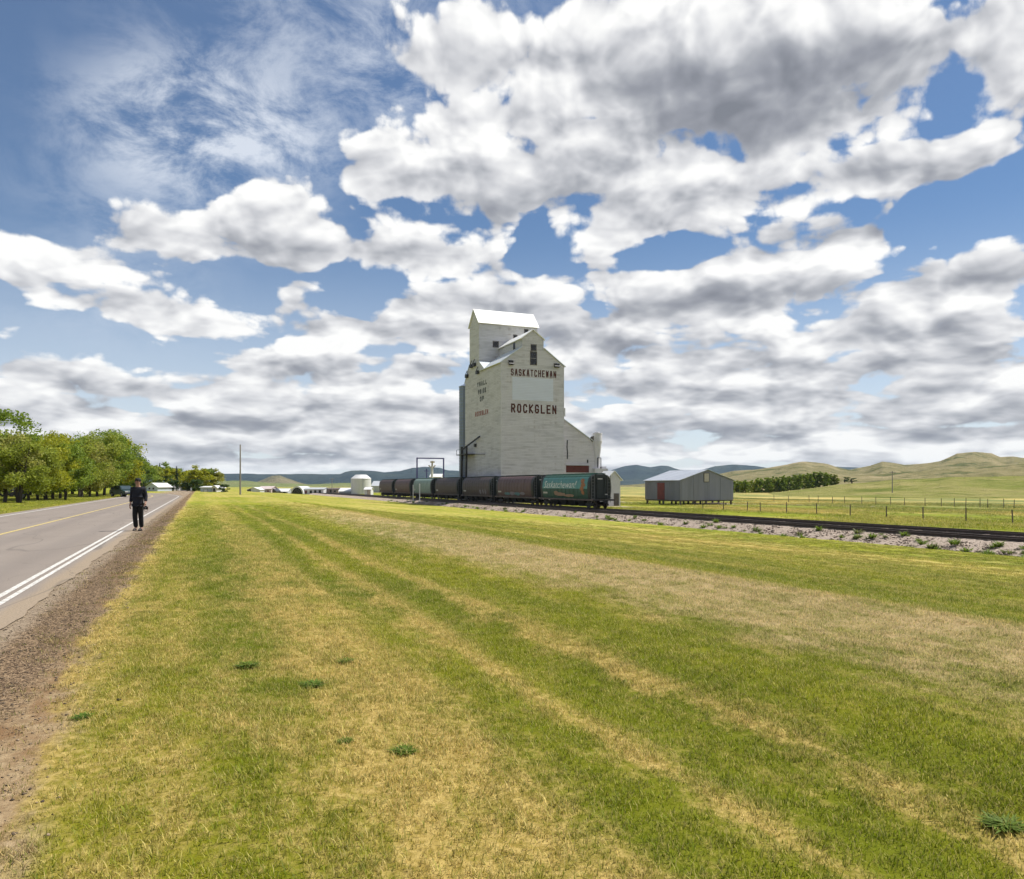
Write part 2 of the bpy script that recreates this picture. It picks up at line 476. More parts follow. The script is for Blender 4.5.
m, nt, b = newmat('ground')
P = gpos(nt)
c, soil, fine, cr = ground_colour(nt, P)
blade_shade = mix(nt, soil, (.66, .62, .56), (1, 1, 1))  # ground under the near blades painted darker, as shade between them
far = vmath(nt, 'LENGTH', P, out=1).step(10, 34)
blade_shade = mix(nt, far, blade_shade, (1, 1, 1))
c = mix(nt, 1.0, c, blade_shade, 'MULTIPLY')
setc(nt, b, 'Base Color', c); b.inputs['Roughness'].default_value = .95
b.inputs['Specular IOR Level'].default_value = .1
bump(nt, b, fine + cr * soil, .7, .03)
M_GROUND = m

# ================================================================ ground sheet
def ground_sheet():
    yaw = math.atan2(SN, CS)
    ang = np.concatenate([np.linspace(-.85, .85, 300), np.linspace(.85, 2 * math.pi - .85, 64)[1:]])
    r = np.concatenate([[.02], np.geomspace(.5, 9000, 230)])
    A, R = np.meshgrid(ang + yaw, r)
    x, y = R * np.sin(A), R * np.cos(A)
    z = gz(x, y)
    v = np.stack([x, y, z], -1).reshape(-1, 3)
    o = npmesh('ground', v, grid_faces(*A.shape)[:, ::-1], M_GROUND, smooth=True)
    return structure(o)
ground_sheet()

# ================================================================ road
def road_bend(y): return -np.maximum(0, np.asarray(y, float) - 105.0) ** 2 * .0021
m, nt, b = newmat('asphalt')
P = gpos(nt)
x, y, z = sep(nt, P)
n1 = noise(nt, vmath(nt, 'MULTIPLY', P, (.9, .05, 0)), 1.0, 4.0, .6)
n2 = noise(nt, P, 45.0, 3.0, .7)
n3 = noise(nt, P, .35, 4.0, .6)
base = ramp(nt, n1 * .6 + n3 * .4, [(.3, (.170, .140, .116)), (.5, (.205, .172, .145)), (.7, (.24, .204, .174))])
c = mix(nt, n2.step(.35, .75) * .55, base, (.30, .26, .22))
edge = (x + (n3 - .5) * .35 + (n2 - .5) * .12).step(-2.36, -2.14)
c = mix(nt, edge, c, mix(nt, n2.step(.3, .7), (.20, .155, .105), (.33, .26, .185)))
seal = noise(nt, vmath(nt, 'MULTIPLY', P, (.35, .09, 0)), 1.0, 2.0).f('SUBTRACT', .5).f('ABSOLUTE').step(.0, .006, .35, 0)
c = mix(nt, seal, c, (.06, .055, .05))
crk = voro(nt, vmath(nt, 'MULTIPLY', vmath(nt, 'ADD', P, noise(nt, P, .8, 3.0, .6, colour=True)), (.5, .16, 0)), 1.0, 0.0, .5, feature='DISTANCE_TO_EDGE').step(.0, .008, .6, 0)
c = mix(nt, crk * n3.step(.4, .6), c, (.07, .06, .052))
trk = (x + 4.15).f('ABSOLUTE').f('SUBTRACT', .85).f('ABSOLUTE').step(.1, .5, .32, 0)
c = mix(nt, trk, c, (.155, .132, .116))
setc(nt, b, 'Base Color', c); b.inputs['Roughness'].default_value = .88
b.inputs['Specular IOR Level'].default_value = .25
bump(nt, b, n2, .5, .006)
M_ASPHALT = m

def strip(name, x0, x1, ys, z, m, jag=0.0):
    ys = np.asarray(ys); bx = road_bend(ys)
    j = jag * (np.sin(ys * 1.3) + .7 * np.sin(ys * 3.1 + 1) + .5 * np.sin(ys * 7.7 + 2)) if jag else 0
    rows = np.stack([np.stack([bx + x0, ys, np.full(len(ys), z)], -1), np.stack([bx + x1 + j, ys, np.full(len(ys), z)], -1)], 1)
    return structure(npmesh(name, rows.reshape(-1, 3), grid_faces(len(ys), 2), m))
YS = np.concatenate([np.arange(-30, 60, .25), np.arange(60, 340, 2.5)])
strip('road', -9.75, -1.98, YS, .0, M_ASPHALT, .03)

def line_paint(name, col):
    m, nt, b = newmat(name)
    P = gpos(nt)
    n = noise(nt, P, 9.0, 5.0, .7); n2 = noise(nt, P, 60.0, 2.0)
    w = (n * .6 + n2 * .4).step(.44, .60)
    c = mix(nt, w * .7, col, (.20, .18, .16))
    setc(nt, b, 'Base Color', c); b.inputs['Roughness'].default_value = .75
    return m
M_WLINE = line_paint('white_road_paint', (.62, .60, .55))
M_YLINE = line_paint('yellow_road_paint', (.55, .42, .12))
strip('road_line', -2.62, -2.53, YS, .005, M_WLINE)
strip('road_line', -2.45, -2.37, np.arange(-30, 29.5, .5), .005, M_WLINE)
strip('road_line', -5.85, -5.71, YS, .005, M_YLINE)
strip('road_line', -9.1, -8.98, YS, .005, M_WLINE)

# ================================================================ hills
M_HILL = {}
def hill_mat(name, a, b_, c_, sc, dk=None):
    m, nt, b = newmat(name)
    P = gpos(nt)
    n = noise(nt, P, sc, 7.0, .62); n2 = noise(nt, P, sc * 6, 6.0, .68)
    k = n * .6 + n2 * .4
    c = ramp(nt, k, [(.36, a), (.5, b_), (.64, c_)])
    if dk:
        c = mix(nt, noise(nt, P, sc * 2.3, 6.0, .66).step(.53, .62) * .85, c, dk)  # painted dark patches stand for gully shadow as well as scrub
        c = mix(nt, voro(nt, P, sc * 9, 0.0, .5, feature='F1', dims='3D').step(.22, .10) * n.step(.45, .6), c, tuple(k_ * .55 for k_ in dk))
    setc(nt, b, 'Base Color', c); b.inputs['Roughness'].default_value = 1.0
    b.inputs['Specular IOR Level'].default_value = 0.0
    bump(nt, b, n2, .6, .12 / sc)
    return m
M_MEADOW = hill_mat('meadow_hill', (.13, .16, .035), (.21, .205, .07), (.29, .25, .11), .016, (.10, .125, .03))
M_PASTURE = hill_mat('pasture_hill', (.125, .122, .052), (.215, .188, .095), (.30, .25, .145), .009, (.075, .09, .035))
M_FAR = hill_mat('far_hill', (.015, .024, .030), (.026, .040, .040), (.055, .066, .052), .0011)  # dark base colour carries the cloud shadow over the distant hills
M_FARTAN = hill_mat('tan_hill', (.10, .11, .06), (.16, .145, .08), (.23, .19, .12), .002)
M_FARGRN = hill_mat('valley_green', (.11, .15, .06), (.17, .19, .08), (.22, .21, .10), .003)

def hill(name, prof, zf, zr, zb, m, base=-4.0, step=2.0, rows=26, gully=.25, pw=1.35, seed=1, jag=.012):
    px = np.arange(prof[0][0], prof[-1][0] + .1, step)
    py = np.interp(px, [p[0] for p in prof], [p[1] for p in prof])
    rg = np.random.default_rng(seed)
    def nz(a, f):      # cheap smooth 1-D noise
        k = rg.uniform(0, 6.28, 6); return sum(np.sin(a * f * 1.9 ** i + k[i]) / 1.6 ** i for i in range(6)) / 2.2
    py = py + nz(px, .11) * .35
    zrd = zr * (1 + .07 * nz(px, .02))
    H = CAMH + (HOR - py) / FPX * zrd
    t = np.concatenate([np.linspace(0, 1, rows), np.linspace(1, 2, rows // 2)[1:]])
    V_ = []
    ph = rg.uniform(0, 6.28, 8)
    for tt in t:
        if tt <= 1:
            d = zf + (zrd - zf) * tt; s = tt ** pw
            u = px * .045; w = tt * 7
            g = sum(np.sin(u * 1.7 ** i + (1.1 if i % 2 else -1.4) * w * 1.5 ** i * .6 + ph[i] + 1.2 * np.sin(w * .8 + u * .6 * (i + 1) + ph[i + 2])) / 1.55 ** i for i in range(5)) / 2.2
            s = s * (1 - gully * (1 - tt) ** .8 * (.5 + .5 * g) * min(1, tt * 4))
        else:
            d = zrd + (zb - zrd) * (tt - 1); s = 1 - (tt - 1) ** 1.2
        zz = base + (H - base) * s
        xc = (px - CX) / FPX * d
        V_.append(np.stack([CS * xc + SN * d, -SN * xc + CS * d, zz], -1))
    V_ = np.array(V_)
    return structure(npmesh(name, V_.reshape(-1, 3), grid_faces(V_.shape[0], V_.shape[1]), m, smooth=True))

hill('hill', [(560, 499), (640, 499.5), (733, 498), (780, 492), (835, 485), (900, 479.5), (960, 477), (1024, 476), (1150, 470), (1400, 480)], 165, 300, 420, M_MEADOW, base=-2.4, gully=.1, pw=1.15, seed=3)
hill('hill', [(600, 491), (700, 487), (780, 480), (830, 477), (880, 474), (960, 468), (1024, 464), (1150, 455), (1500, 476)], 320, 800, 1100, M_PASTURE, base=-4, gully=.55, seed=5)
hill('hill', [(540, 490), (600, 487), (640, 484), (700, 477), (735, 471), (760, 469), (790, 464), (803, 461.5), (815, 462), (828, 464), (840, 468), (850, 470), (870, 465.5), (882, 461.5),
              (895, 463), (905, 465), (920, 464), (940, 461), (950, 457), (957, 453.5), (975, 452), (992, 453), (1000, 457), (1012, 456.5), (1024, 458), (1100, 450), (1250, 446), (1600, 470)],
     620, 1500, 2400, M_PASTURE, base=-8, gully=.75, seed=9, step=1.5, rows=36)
hill('distant_hill', [(520, 486), (560, 482), (600, 476), (612, 470), (625, 466), (637, 465), (650, 467), (660, 465.5), (668, 466), (680, 470), (700, 470), (715, 466), (735, 464.5),
              (755, 466), (770, 468), (790, 466), (820, 465), (842, 467), (868, 468), (900, 470), (1000, 475), (1400, 478)], 3800, 6200, 8000, M_FAR, base=-30, seed=21, step=1.5)
hill('distant_hill', [(-500, 478), (-200, 474), (100, 478), (200, 475), (225, 473.5), (260, 474), (300, 474), (340, 474), (345, 472), (352, 470.5), (375, 471), (385, 472), (400, 471), (412, 468), (425, 467),
              (440, 467.5), (447, 470), (460, 471), (500, 474), (540, 480), (580, 486)], 3000, 5200, 7000, M_FAR, base=-30, seed=33, step=1.5)
hill('valley_hill', [(240, 487), (256, 482), (265, 479), (272, 476), (280, 475.5), (287, 478), (298, 482), (318, 487)], 2300, 2900, 3400, M_FARTAN, base=-12, seed=41, step=1.0, gully=.15)
hill('valley_hill', [(-300, 483), (100, 483), (215, 481.5), (245, 480.5), (270, 483), (310, 484.3), (340, 483), (370, 483.5), (420, 481), (460, 480), (520, 485), (620, 488)], 900, 1700, 2200, M_FARGRN, base=-8, seed=43, gully=.2)

# ================================================================ railway
TX1, TX2, RAILZ = 43.0, 47.6, -1.45       # track centres and top of rail
m, nt, b = newmat('ballast')
P = gpos(nt)
c1 = voro(nt, P, 9.0, 2.0, .6, feature='F1', dims='3D', out=1)
r_, g_, b_ = sep(nt, c1)
n = noise(nt, P, .5, 5.0, .65)
c = ramp(nt, r_ * .6 + n * .4, [(.15, (.15, .108, .08)), (.5, (.31, .235, .18)), (.85, (.46, .37, .295))])
wv = noise(nt, vmath(nt, 'MULTIPLY', P, (1.2, .35, 1)), 1.0, 6.0, .7).step(.56, .66)
c = mix(nt, wv * .75, c, (.12, .135, .035))
setc(nt, b, 'Base Color', c); b.inputs['Roughness'].default_value = .95
bump(nt, b, r_, 1.0, .08)
M_BALLAST = m
def ballast():
    ys = np.concatenate([np.arange(-40, 130, .7), np.arange(130, 700, 4)])
    xs = np.array([38.6, 39.6, 40.6, 41.3, 41.7, 44.3, 45.3, 46.3, 48.9, 49.6, 51.6])
    zs = np.array([-2.22, -2.02, -1.80, -1.68, -1.645, -1.645, -1.76, -1.645, -1.645, -1.72, -1.95])
    X, Y = np.meshgrid(xs, ys)
    J = NP.normal(0, 1, X.shape)
    Z = zs[None, :] + J * np.where((xs < 41.5) | (xs > 49), .045, .012)[None, :]
    X = X + NP.normal(0, 1, X.shape) * np.where(xs < 41, .14, .02)[None, :]
    v = np.stack([X, Y, Z], -1)
    return structure(npmesh('railway_ballast', v.reshape(-1, 3), grid_faces(*X.shape), M_BALLAST))
ballast()
M_RUST = paint('rusty_rail', (.055, .038, .030), .6, .3, 4.0)
M_TIE = paint('creosoted_tie', (.040, .032, .027), .9, .4, 2.0)

def track(cx, label):
    t = thing('railway_track', label, 'railway track', (cx, 0, RAILZ), group=None)
    for s in (-1, 1):
        r = MB()
        r.prism([(s * .7175 + dx, dz) for dx, dz in ((-.075, -.165), (.075, -.165), (.075, -.15), (.012, -.13), (.012, -.045), (.036, -.035), (.036, 0), (-.036, 0), (-.036, -.035), (-.012, -.045), (-.012, -.13), (-.075, -.15))], -40, 700)
        r.build('rail', M_RUST, t)
    ys = np.concatenate([np.arange(-40, 330, .56)])
    base = np.array([(x, y, z) for z in (-.34, -.17) for y in (-.11, .11) for x in (-1.28, 1.28)])
    F = np.array([(0, 2, 3, 1), (4, 5, 7, 6), (0, 1, 5, 4), (2, 6, 7, 3), (0, 4, 6, 2), (1, 3, 7, 5)])
    off = np.stack([NP.normal(0, .03, len(ys)), ys + NP.normal(0, .02, len(ys)), NP.normal(0, .008, len(ys))], -1)
    V_ = (base[None] + off[:, None]).reshape(-1, 3)
    F_ = (F[None] + (np.arange(len(ys)) * 8)[:, None, None]).reshape(-1, 4)
    stuff(npmesh('ties', V_, F_, M_TIE, t))
    return t
track(TX1, 'empty dark railway track running in front of the grain cars')
track(TX2, 'railway track carrying the line of grain cars')

# ---------------------------------------------------------------- grain hopper cars
def prof_side(v):
    """half-section of the car body: parameter v 0 (sill) .. 1 (roof edge) -> (x, z)"""
    t = np.array([0, .12, .3, .48, .64, .78, .9, 1.0])
    x = np.array([1.36, 1.47, 1.56, 1.58, 1.53, 1.36, 1.08, .70])
    z = np.array([1.20, 1.55, 2.10, 2.75, 3.35, 3.90, 4.22, 4.38])
    return float(np.interp(v, t, x)), float(np.interp(v, t, z))
def car_body_mat(name, body, band=None, end=None, dirt=(.05, .045, .04), grime=.6):
    m, nt, b = newmat(name)
    P = opos(nt); x, y, z = sep(nt, P)
    n = noise(nt, vmath(nt, 'MULTIPLY', P, (1, 1.6, .35)), 1.4, 6.0, .65)
    n2 = noise(nt, P, 5.0, 5.0, .7)
    c = ramp(nt, n, [(.3, tuple(k * .7 for k in body)), (.52, body), (.75, tuple(min(1, k * 1.3) for k in body))])
    if band:
        bz = (z + (n2 - .5) * .05)
        msk = bz.step(2.50, 2.53) * bz.step(4.02, 3.98) * y.f('ABSOLUTE').step(7.32, 7.28)
        bc = mix(nt, z.step(2.5, 4.0) , band, tuple(k * .72 for k in band))
        c = mix(nt, msk, c, bc)
    c = mix(nt, y.f('ABSOLUTE').step(6.86, 6.90), c, (.012, .014, .013))
    st = noise(nt, vmath(nt, 'MULTIPLY', P, (1, 5, .25)), 1.0, 4.0, .7).step(.5, .7)
    c = mix(nt, st * grime * z.step(4.4, 1.2, .25, 1), c, dirt)
    setc(nt, b, 'Base Color', c); b.inputs['Roughness'].default_value = .55
    # side posts read as faint ribs
    rib = (y * 1.0).f('MODULO', 1.2).f('ABSOLUTE').step(.02, .06, 1, 0)
    bump(nt, b, rib + n2 * .3, .3, .03)
    return m
M_CARS = {
    'green': car_body_mat('green_teal_car_paint', (.020, .085, .058), (.115, .32, .315), grime=.35),
    'brown': car_body_mat('brown_car_paint', (.092, .054, .047)),
    'plum': car_body_mat('plum_brown_car_paint', (.108, .060, .058)),
    'black': car_body_mat('dark_brown_car_paint', (.075, .050, .044)),
    'pale': car_body_mat('pale_green_car_paint', (.22, .30, .265), grime=.55),
}
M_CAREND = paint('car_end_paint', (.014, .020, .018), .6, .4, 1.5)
M_CARGREENTOP = paint('car_roof_green', (.05, .13, .105), .6, .3, 1.2)
M_BLACK = paint('car_underframe', (.012, .011, .010), .7, .4, 2.0)
M_WHEEL = paint('wheel_steel', (.035, .026, .022), .5, .4, 4.0)
M_PLAC = paint('white_placard', (.50, .49, .46), .7, .25, 3.0)
M_LADDER = paint('ladder_steel', (.16, .16, .155), .6, .3, 3.0)
M_SILL = paint('dusty_sill', (.13, .105, .09), .8, .4, 2.0)
M_LETTER = paint('white_car_lettering', (.72, .76, .75), .7, .15, 2.0)
M_WHEAT = paint('orange_wheat_mark', (.36, .15, .06), .7, .3, 3.0)
M_TAN = paint('tan_wheat_mark', (.34, .22, .15), .7, .3, 3.0)
M_GRAF = paint('teal_graffiti', (.10, .20, .21), .7, .5, 3.0)
M_GRAF2 = paint('grey_graffiti', (.20, .18, .20), .7, .4, 3.0)

def text_mesh(txt, shear=0.0):
    """outline of built-in lettering as flat triangles, unit cap height, from x=0"""
    cu = bpy.data.curves.new('t', 'FONT'); cu.body = txt; cu.shear = shear; cu.resolution_u = 2
    ob = bpy.data.objects.new('t', cu)
    COL.objects.link(ob)
    dg = bpy.context.evaluated_depsgraph_get(); dg.update()
    me = bpy.data.meshes.new_from_object(ob.evaluated_get(dg))
    v = np.array([p.co[:2] for p in me.vertices]); f = [tuple(p.vertices) for p in me.polygons]
    bpy.data.objects.remove(ob); bpy.data.curves.remove(cu); bpy.data.meshes.remove(me)
    v[:, 0] -= v[:, 0].min()
    return v, f

def on_side(v2, faces, name, m, parent, out=.012):
    """wrap flat shapes (y along the car, v height parameter) on the car side that faces -x"""
    vs = []
    for yy, vv in v2:
        x, z = prof_side(vv)
        vs.append((-(x + out), yy, z))
    mb = MB(); mb.add(vs, faces)
    return mb.build(name, m, parent, fix=False)

def blob2(cy, cv, ry, rv, seed, n=14):
    rg = random.Random(seed)
    pts = [(cy + ry * math.cos(2 * math.pi * k / n) * rg.uniform(.75, 1.15), cv + rv * math.sin(2 * math.pi * k / n) * rg.uniform(.7, 1.15)) for k in range(n)]
    # fan with rings so that it follows the curve of the side
    vs, fs = [(cy, cv)], []
    for ring in (.5, 1.0):
        vs += [(cy + (a - cy) * ring, cv + (c - cv) * ring) for a, c in pts]
    fs += [(0, 1 + k, 1 + (k + 1) % n) for k in range(n)]
    fs += [(1 + k, 1 + n + k, 1 + n + (k + 1) % n, 1 + (k + 1) % n) for k in range(n)]
    return vs, fs

def hopper_car():
    t = thing('grain_hopper_car', 'x', 'rail car')
    # body: swept section
    vv = [0, .06, .12, .2, .3, .4, .48, .56, .64, .72, .78, .84, .9, .95, 1.0]
    sec = [prof_side(v) for v in vv]
    ring = [(-x, z) for x, z in sec] + [(x, z) for x, z in reversed(sec)]
    mb = MB(); n = len(ring)
    ys = [-7.55, -7.5] + [y for y in np.linspace(-7.3, 7.3, 13)] + [7.5, 7.55]
    vs = []
    for k, y in enumerate(ys):
        s = .985 if k in (0, len(ys) - 1) else 1.0
        vs += [(x * s, y, 2.7 + (z - 2.7) * s) for x, z in ring]
    fs = [(i * n + k, (i + 1) * n + k, (i + 1) * n + (k + 1) % n, i * n + (k + 1) % n) for i in range(len(ys) - 1) for k in range(n)]
    mb.add(vs, fs); mb.build('body', M_CARS['brown'], t)
    for sg in (-1, 1):
        e = MB(); y0 = 7.55 * sg
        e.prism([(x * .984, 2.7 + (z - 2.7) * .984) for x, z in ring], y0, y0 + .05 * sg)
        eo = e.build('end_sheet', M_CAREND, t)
        p = MB()
        for xx in (-1.25, -.55, .55, 1.25):
            p.bar((xx, y0 + .1 * sg, 1.1), (xx, y0 + .1 * sg, 3.9 if abs(xx) < 1 else 3.2), .1, .1)
        p.bar((-1.45, y0 + .1 * sg, 2.45), (1.45, y0 + .1 * sg, 2.45), .08, .1)
        p.bar((-1.4, y0 + .35 * sg, 1.35), (1.4, y0 + .35 * sg, 1.35), .06, .06)
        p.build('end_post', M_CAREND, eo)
        pl = MB(); pl.box(-1.5, 1.5, min(y0, y0 + 1.0 * sg), max(y0, y0 + 1.0 * sg), .98, 1.14); pl.build('end_platform', M_BLACK, t)
        c = MB(); c.bar((0, y0 + .9 * sg, .85), (0, 9.0 * sg, .85), .28, .26); c.box(-.24, .24, min(8.72 * sg, 9.0 * sg), max(8.72 * sg, 9.0 * sg), .68, 1.02); c.build('coupler', M_BLACK, t)
        # ladder on the end corner, both sides
        for sx in (-1, 1):
            l = MB(); X = 1.18 * sx; Y = y0 + .16 * sg
            for dx in (-.2, .2): l.bar((X + dx, Y, .75), (X + dx, Y, 4.3), .04, .04)
            for k in range(9): l.bar((X - .2, Y, .85 + k * .41), (X + .2, Y, .85 + k * .41), .035, .035)
            l.build('ladder', M_LADDER, t)
        lb = MB(); lb.box(-.55, .25, min(y0 + .06 * sg, y0 + .075 * sg), max(y0 + .06 * sg, y0 + .075 * sg), 3.72, 3.86); lb.build('end_number', M_PLAC, t)
        lb = MB(); lb.box(.5, 1.05, min(y0 + .06 * sg, y0 + .075 * sg), max(y0 + .06 * sg, y0 + .075 * sg), 1.72, 1.86); lb.build('end_number', M_PLAC, t)
        # truck with two axles
        ty = 6.6 * sg
        tr = MB()
        for sx in (-1, 1):
            X = 1.02 * sx
            tr.prism([(ty - 1.15, .36), (ty - 1.15, .60), (ty - .55, .66), (ty - .35, .86), (ty + .35, .86), (ty + .55, .66), (ty + 1.15, .60), (ty + 1.15, .36), (ty + .9, .36), (ty + .5, .28), (ty - .5, .28), (ty - .9, .36)], X - .09, X + .09, 'x')
        tr.box(-1.0, 1.0, ty - .25, ty + .25, .5, .8)
        tro = tr.build('truck_frame', M_BLACK, t)
        for ay in (-.88, .88):
            ax = MB(); ax.tube((-.95, ty + ay, .46), (.95, ty + ay, .46), .08, n=8); ax.build('axle', M_WHEEL, tro)
            for sx in (-1, 1):
                w = MB()
                w.tube((sx * .70, ty + ay, .46), (sx * .83, ty + ay, .46), .46, .46, 20)
                w.tube((sx * .66, ty + ay, .46), (sx * .70, ty + ay, .46), .49, .49, 20)
                w.build('wheel', M_WHEEL, tro)
    # side sills, hoppers, outlet gates
    for sx in (-1, 1):
        s_ = MB(); s_.box(min(1.38 * sx, 1.52 * sx), max(1.38 * sx, 1.52 * sx), -8.3, 8.3, .98, 1.19); s_.build('side_sill', M_SILL, t)
        e_ = MB(); e_.bar((sx * .72, -7.5, 4.42), (sx * .72, 7.5, 4.42), .06, .1); e_.build('roof_edge', M_CAREND, t)
    for k in range(4):
        cy = -4.05 + k * 2.7
        hm = MB()
        top = [(-1.3, cy - 1.3, 1.25), (1.3, cy - 1.3, 1.25), (1.3, cy + 1.3, 1.25), (-1.3, cy + 1.3, 1.25)]
        bot = [(-.8, cy - .75, .34), (.8, cy - .75, .34), (.8, cy + .75, .34), (-.8, cy + .75, .34)]
        hm.add(top + bot, [(0, 1, 2, 3), (7, 6, 5, 4), (0, 4, 5, 1), (1, 5, 6, 2), (2, 6, 7, 3), (3, 7, 4, 0)])
        ho = hm.build('hopper', M_BLACK, t)
        g = MB(); g.box(-1.0, 1.0, cy - .6, cy + .6, .22, .335); g.build('outlet_gate', M_BLACK, ho)
    # roof: running boards and hatch covers
    rb = MB()
    for sx in (-1, 1): rb.box(min(sx * .42, sx * .66), max(sx * .42, sx * .66), -7.7, 7.7, 4.50, 4.54)
    for k in range(9): rb.box(-.66, .66, -7.2 + k * 1.8 - .03, -7.2 + k * 1.8 + .03, 4.38, 4.498)
    rb.build('roof_walk', M_CAREND, t)
    for k in range(4):
        h = MB(); cy = -5.2 + k * 3.46
        h.prism([(-.34, 4.38), (-.32, 4.50), (-.2, 4.58), (.2, 4.58), (.32, 4.50), (.34, 4.38)], cy - 1.2, cy + 1.2)
        h.build('hatch_cover', M_CAREND, t)
    rb = MB()
    for sx in (-1, 1):
        for k in range(12):
            yy = -6.6 + k * 1.2
            pts = [prof_side(v) for v in (0, .12, .3, .48, .64, .78, .9, 1.0)]
            for (x0, z0), (x1, z1) in zip(pts, pts[1:]):
                rb.add([(sx * (x0 + .002), yy - .04, z0), (sx * (x0 + .002), yy + .04, z0), (sx * (x1 + .002), yy + .04, z1), (sx * (x1 + .002), yy - .04, z1),
                        (sx * (x0 + .035), yy - .03, z0), (sx * (x0 + .035), yy + .03, z0), (sx * (x1 + .035), yy + .03, z1), (sx * (x1 + .035), yy - .03, z1)],
                       [(4, 5, 6, 7), (0, 4, 7, 3), (1, 2, 6, 5)])
    stuff(rb.build('side_rib', M_CARS['brown'], t))
    # stencilled panel low on the side
    on_side([(6.6, .2), (5.2, .2), (5.2, .28), (6.6, .28)], [(0, 1, 2, 3)], 'stencil', M_PLAC, t, .04)
    return t

CAR0 = 18.0
car_y0 = y_at(600.5, TX2) + 7.55
proto = hopper_car()
CARS = [('green', 'dark green grain hopper car with teal band and white script lettering, nearest of the train'),
        ('plum', 'plum brown grain hopper car with teal graffiti, right behind the green lettered one'),
        ('black', 'third grain hopper car in the train, dark brown with white stencil, below the elevator corner'),
        ('black', 'fourth grain hopper car, dark brown, under the elevator loading spout'),
        ('pale', 'pale grey green grain hopper car, the only light one in the train'),
        ('plum', 'plum brown grain hopper car just beyond the pale green one'),
        ('brown', 'last and farthest brown grain hopper car beside the white tank')]
TRAIN = [proto] + [copy_tree(proto) for _ in CARS[1:]]
for i, (k, lab) in enumerate(CARS):
    o = TRAIN[i]
    o.location = (TX2, car_y0 + i * CAR0, RAILZ)
    tag(o, lab, 'rail car', 'grain cars standing on the far track')
    for ch in o.children:
        if ch.name.startswith('body') or ch.name.startswith('side_rib'):
            ch.material_slots[0].link = 'OBJECT'; ch.material_slots[0].material = M_CARS[k]
        if k in ('green', 'pale') and (ch.name.startswith('roof_walk') or ch.name.startswith('hatch') or ch.name.startswith('roof_edge')):
            ch.material_slots[0].link = 'OBJECT'; ch.material_slots[0].material = M_CARGREENTOP
    if i == 0:
        v, f = text_mesh('Saskatchewan!', .32)
        L = v[:, 0].max()
        s = 10.2 / L
        on_side([(6.3 - x * s, (.44 + y * .37)) for x, y in v], f, 'script_lettering', M_LETTER, o, .04)
        for a in ((-5.5, .68, .55, .10, 1), (-5.75, .55, .6, .10, 2), (-5.4, .42, .55, .1, 3), (-5.7, .26, .45, .09, 5)):
            vs, fs = blob2(*a); on_side(vs, fs, 'wheat_mark', M_WHEAT, o, .042)
        for a in ((1.2, .18, 2.0, .09, 7), (-1.6, .13, 1.8, .07, 8), (2.4, .27, .7, .06, 9)):
            vs, fs = blob2(*a); on_side(vs, fs, 'wheat_mark', M_TAN, o, .042)
    if i == 1:
        for k2, a in enumerate(((2.6, .14, 1.3, .09, 17), (.6, .16, 1.2, .11, 18), (-1.6, .14, 1.3, .10, 19), (-3.6, .16, 1.0, .09, 20))):
            vs, fs = blob2(*a); on_side(vs, fs, 'graffiti', M_GRAF if k2 % 2 == 0 else M_GRAF2, o, .040 + .002 * k2)
    if i == 2:
        for k2, a in enumerate(((-2.6, .2, .5, .16, 27), (-4.0, .22, .4, .15, 28), (-5.2, .2, .4, .16, 29))):
            vs, fs = blob2(*a); on_side(vs, fs, 'graffiti', M_GRAF2, o, .040)

# ================================================================ grain elevator
def siding(name, col, board=.15, var=.14, grime=(.29, .255, .25), g=.75, axis=2):
    """painted horizontal boards: fine relief, per-board tone and weather streaks"""
    m, nt, b = newmat(name)
    P = gpos(nt); xyz = sep(nt, P)
    z = xyz[axis]
    row = (z / board).f('FLOOR')
    fr = (z / board).f('FRACT')
    hxy = (xyz[0] + xyz[1]) if axis == 2 else xyz[2]
    rn = noise(nt, vec(nt, row * 7.31, (hxy * .22)), 1.0, 2.0, .6, dims='2D')
    bl = noise(nt, vmath(nt, 'MULTIPLY', P, (.5, .5, .5)), 1.0, 6.0, .62)
    st = noise(nt, vmath(nt, 'MULTIPLY', P, (.16, .16, 2.2)), 1.0, 5.0, .7)
    vs = noise(nt, vmath(nt, 'MULTIPLY', P, (1.6, 1.6, .08)), 1.0, 5.0, .65)
    k = rn * .45 + bl * .25 + st * .3
    c = ramp(nt, k, [(.32, tuple(q * (1 - var * 1.5) for q in col)), (.5, col), (.66, tuple(min(1, q * (1 + var * .5)) for q in col))])
    c = mix(nt, (st * .6 + vs * .4).step(.53, .68) * g, c, grime)
    c = mix(nt, fr.step(.0, .16, .42, 0), c, tuple(q * .45 for q in grime))
    setc(nt, b, 'Base Color', c); b.inputs['Roughness'].default_value = .8
    bump(nt, b, fr + rn * .4, .35, .03)
    return m
M_ELEV = siding('weathered_white_siding', (.565, .555, .59), .30, .20)
M_ELEV2 = siding('weathered_cream_siding', (.57, .55, .575), .30, .20)
M_ELEVROOF = paint('white_metal_roof', (.78, .78, .77), .45, .08, .8, metal=.0)
M_ELEVROOF2 = paint('galvanised_roof', (.56, .60, .63), .45, .12, .8, metal=.1)
M_DARKGLASS = paint('dark_window', (.012, .013, .016), .25, .4, 2.0)
M_DARKTRIM = paint('dark_trim', (.10, .085, .075), .8, .3, 2.0)
M_WTRIM = paint('white_trim', (.56, .55, .58), .7, .15, 1.0)
M_BROWNLET = paint('brown_lettering', (.085, .026, .022), .85, .5, 2.2)
M_BLUELET = paint('faded_slate_lettering', (.10, .11, .125), .85, .6, 2.5, dirt=(.40, .40, .40))
M_REDLET = paint('faded_red_lettering', (.33, .12, .115), .85, .4, 2.5, dirt=(.50, .46, .45))
M_PANELB = siding('painted_over_panel', (.62, .66, .77), .30, .06, (.52, .55, .62), .2)
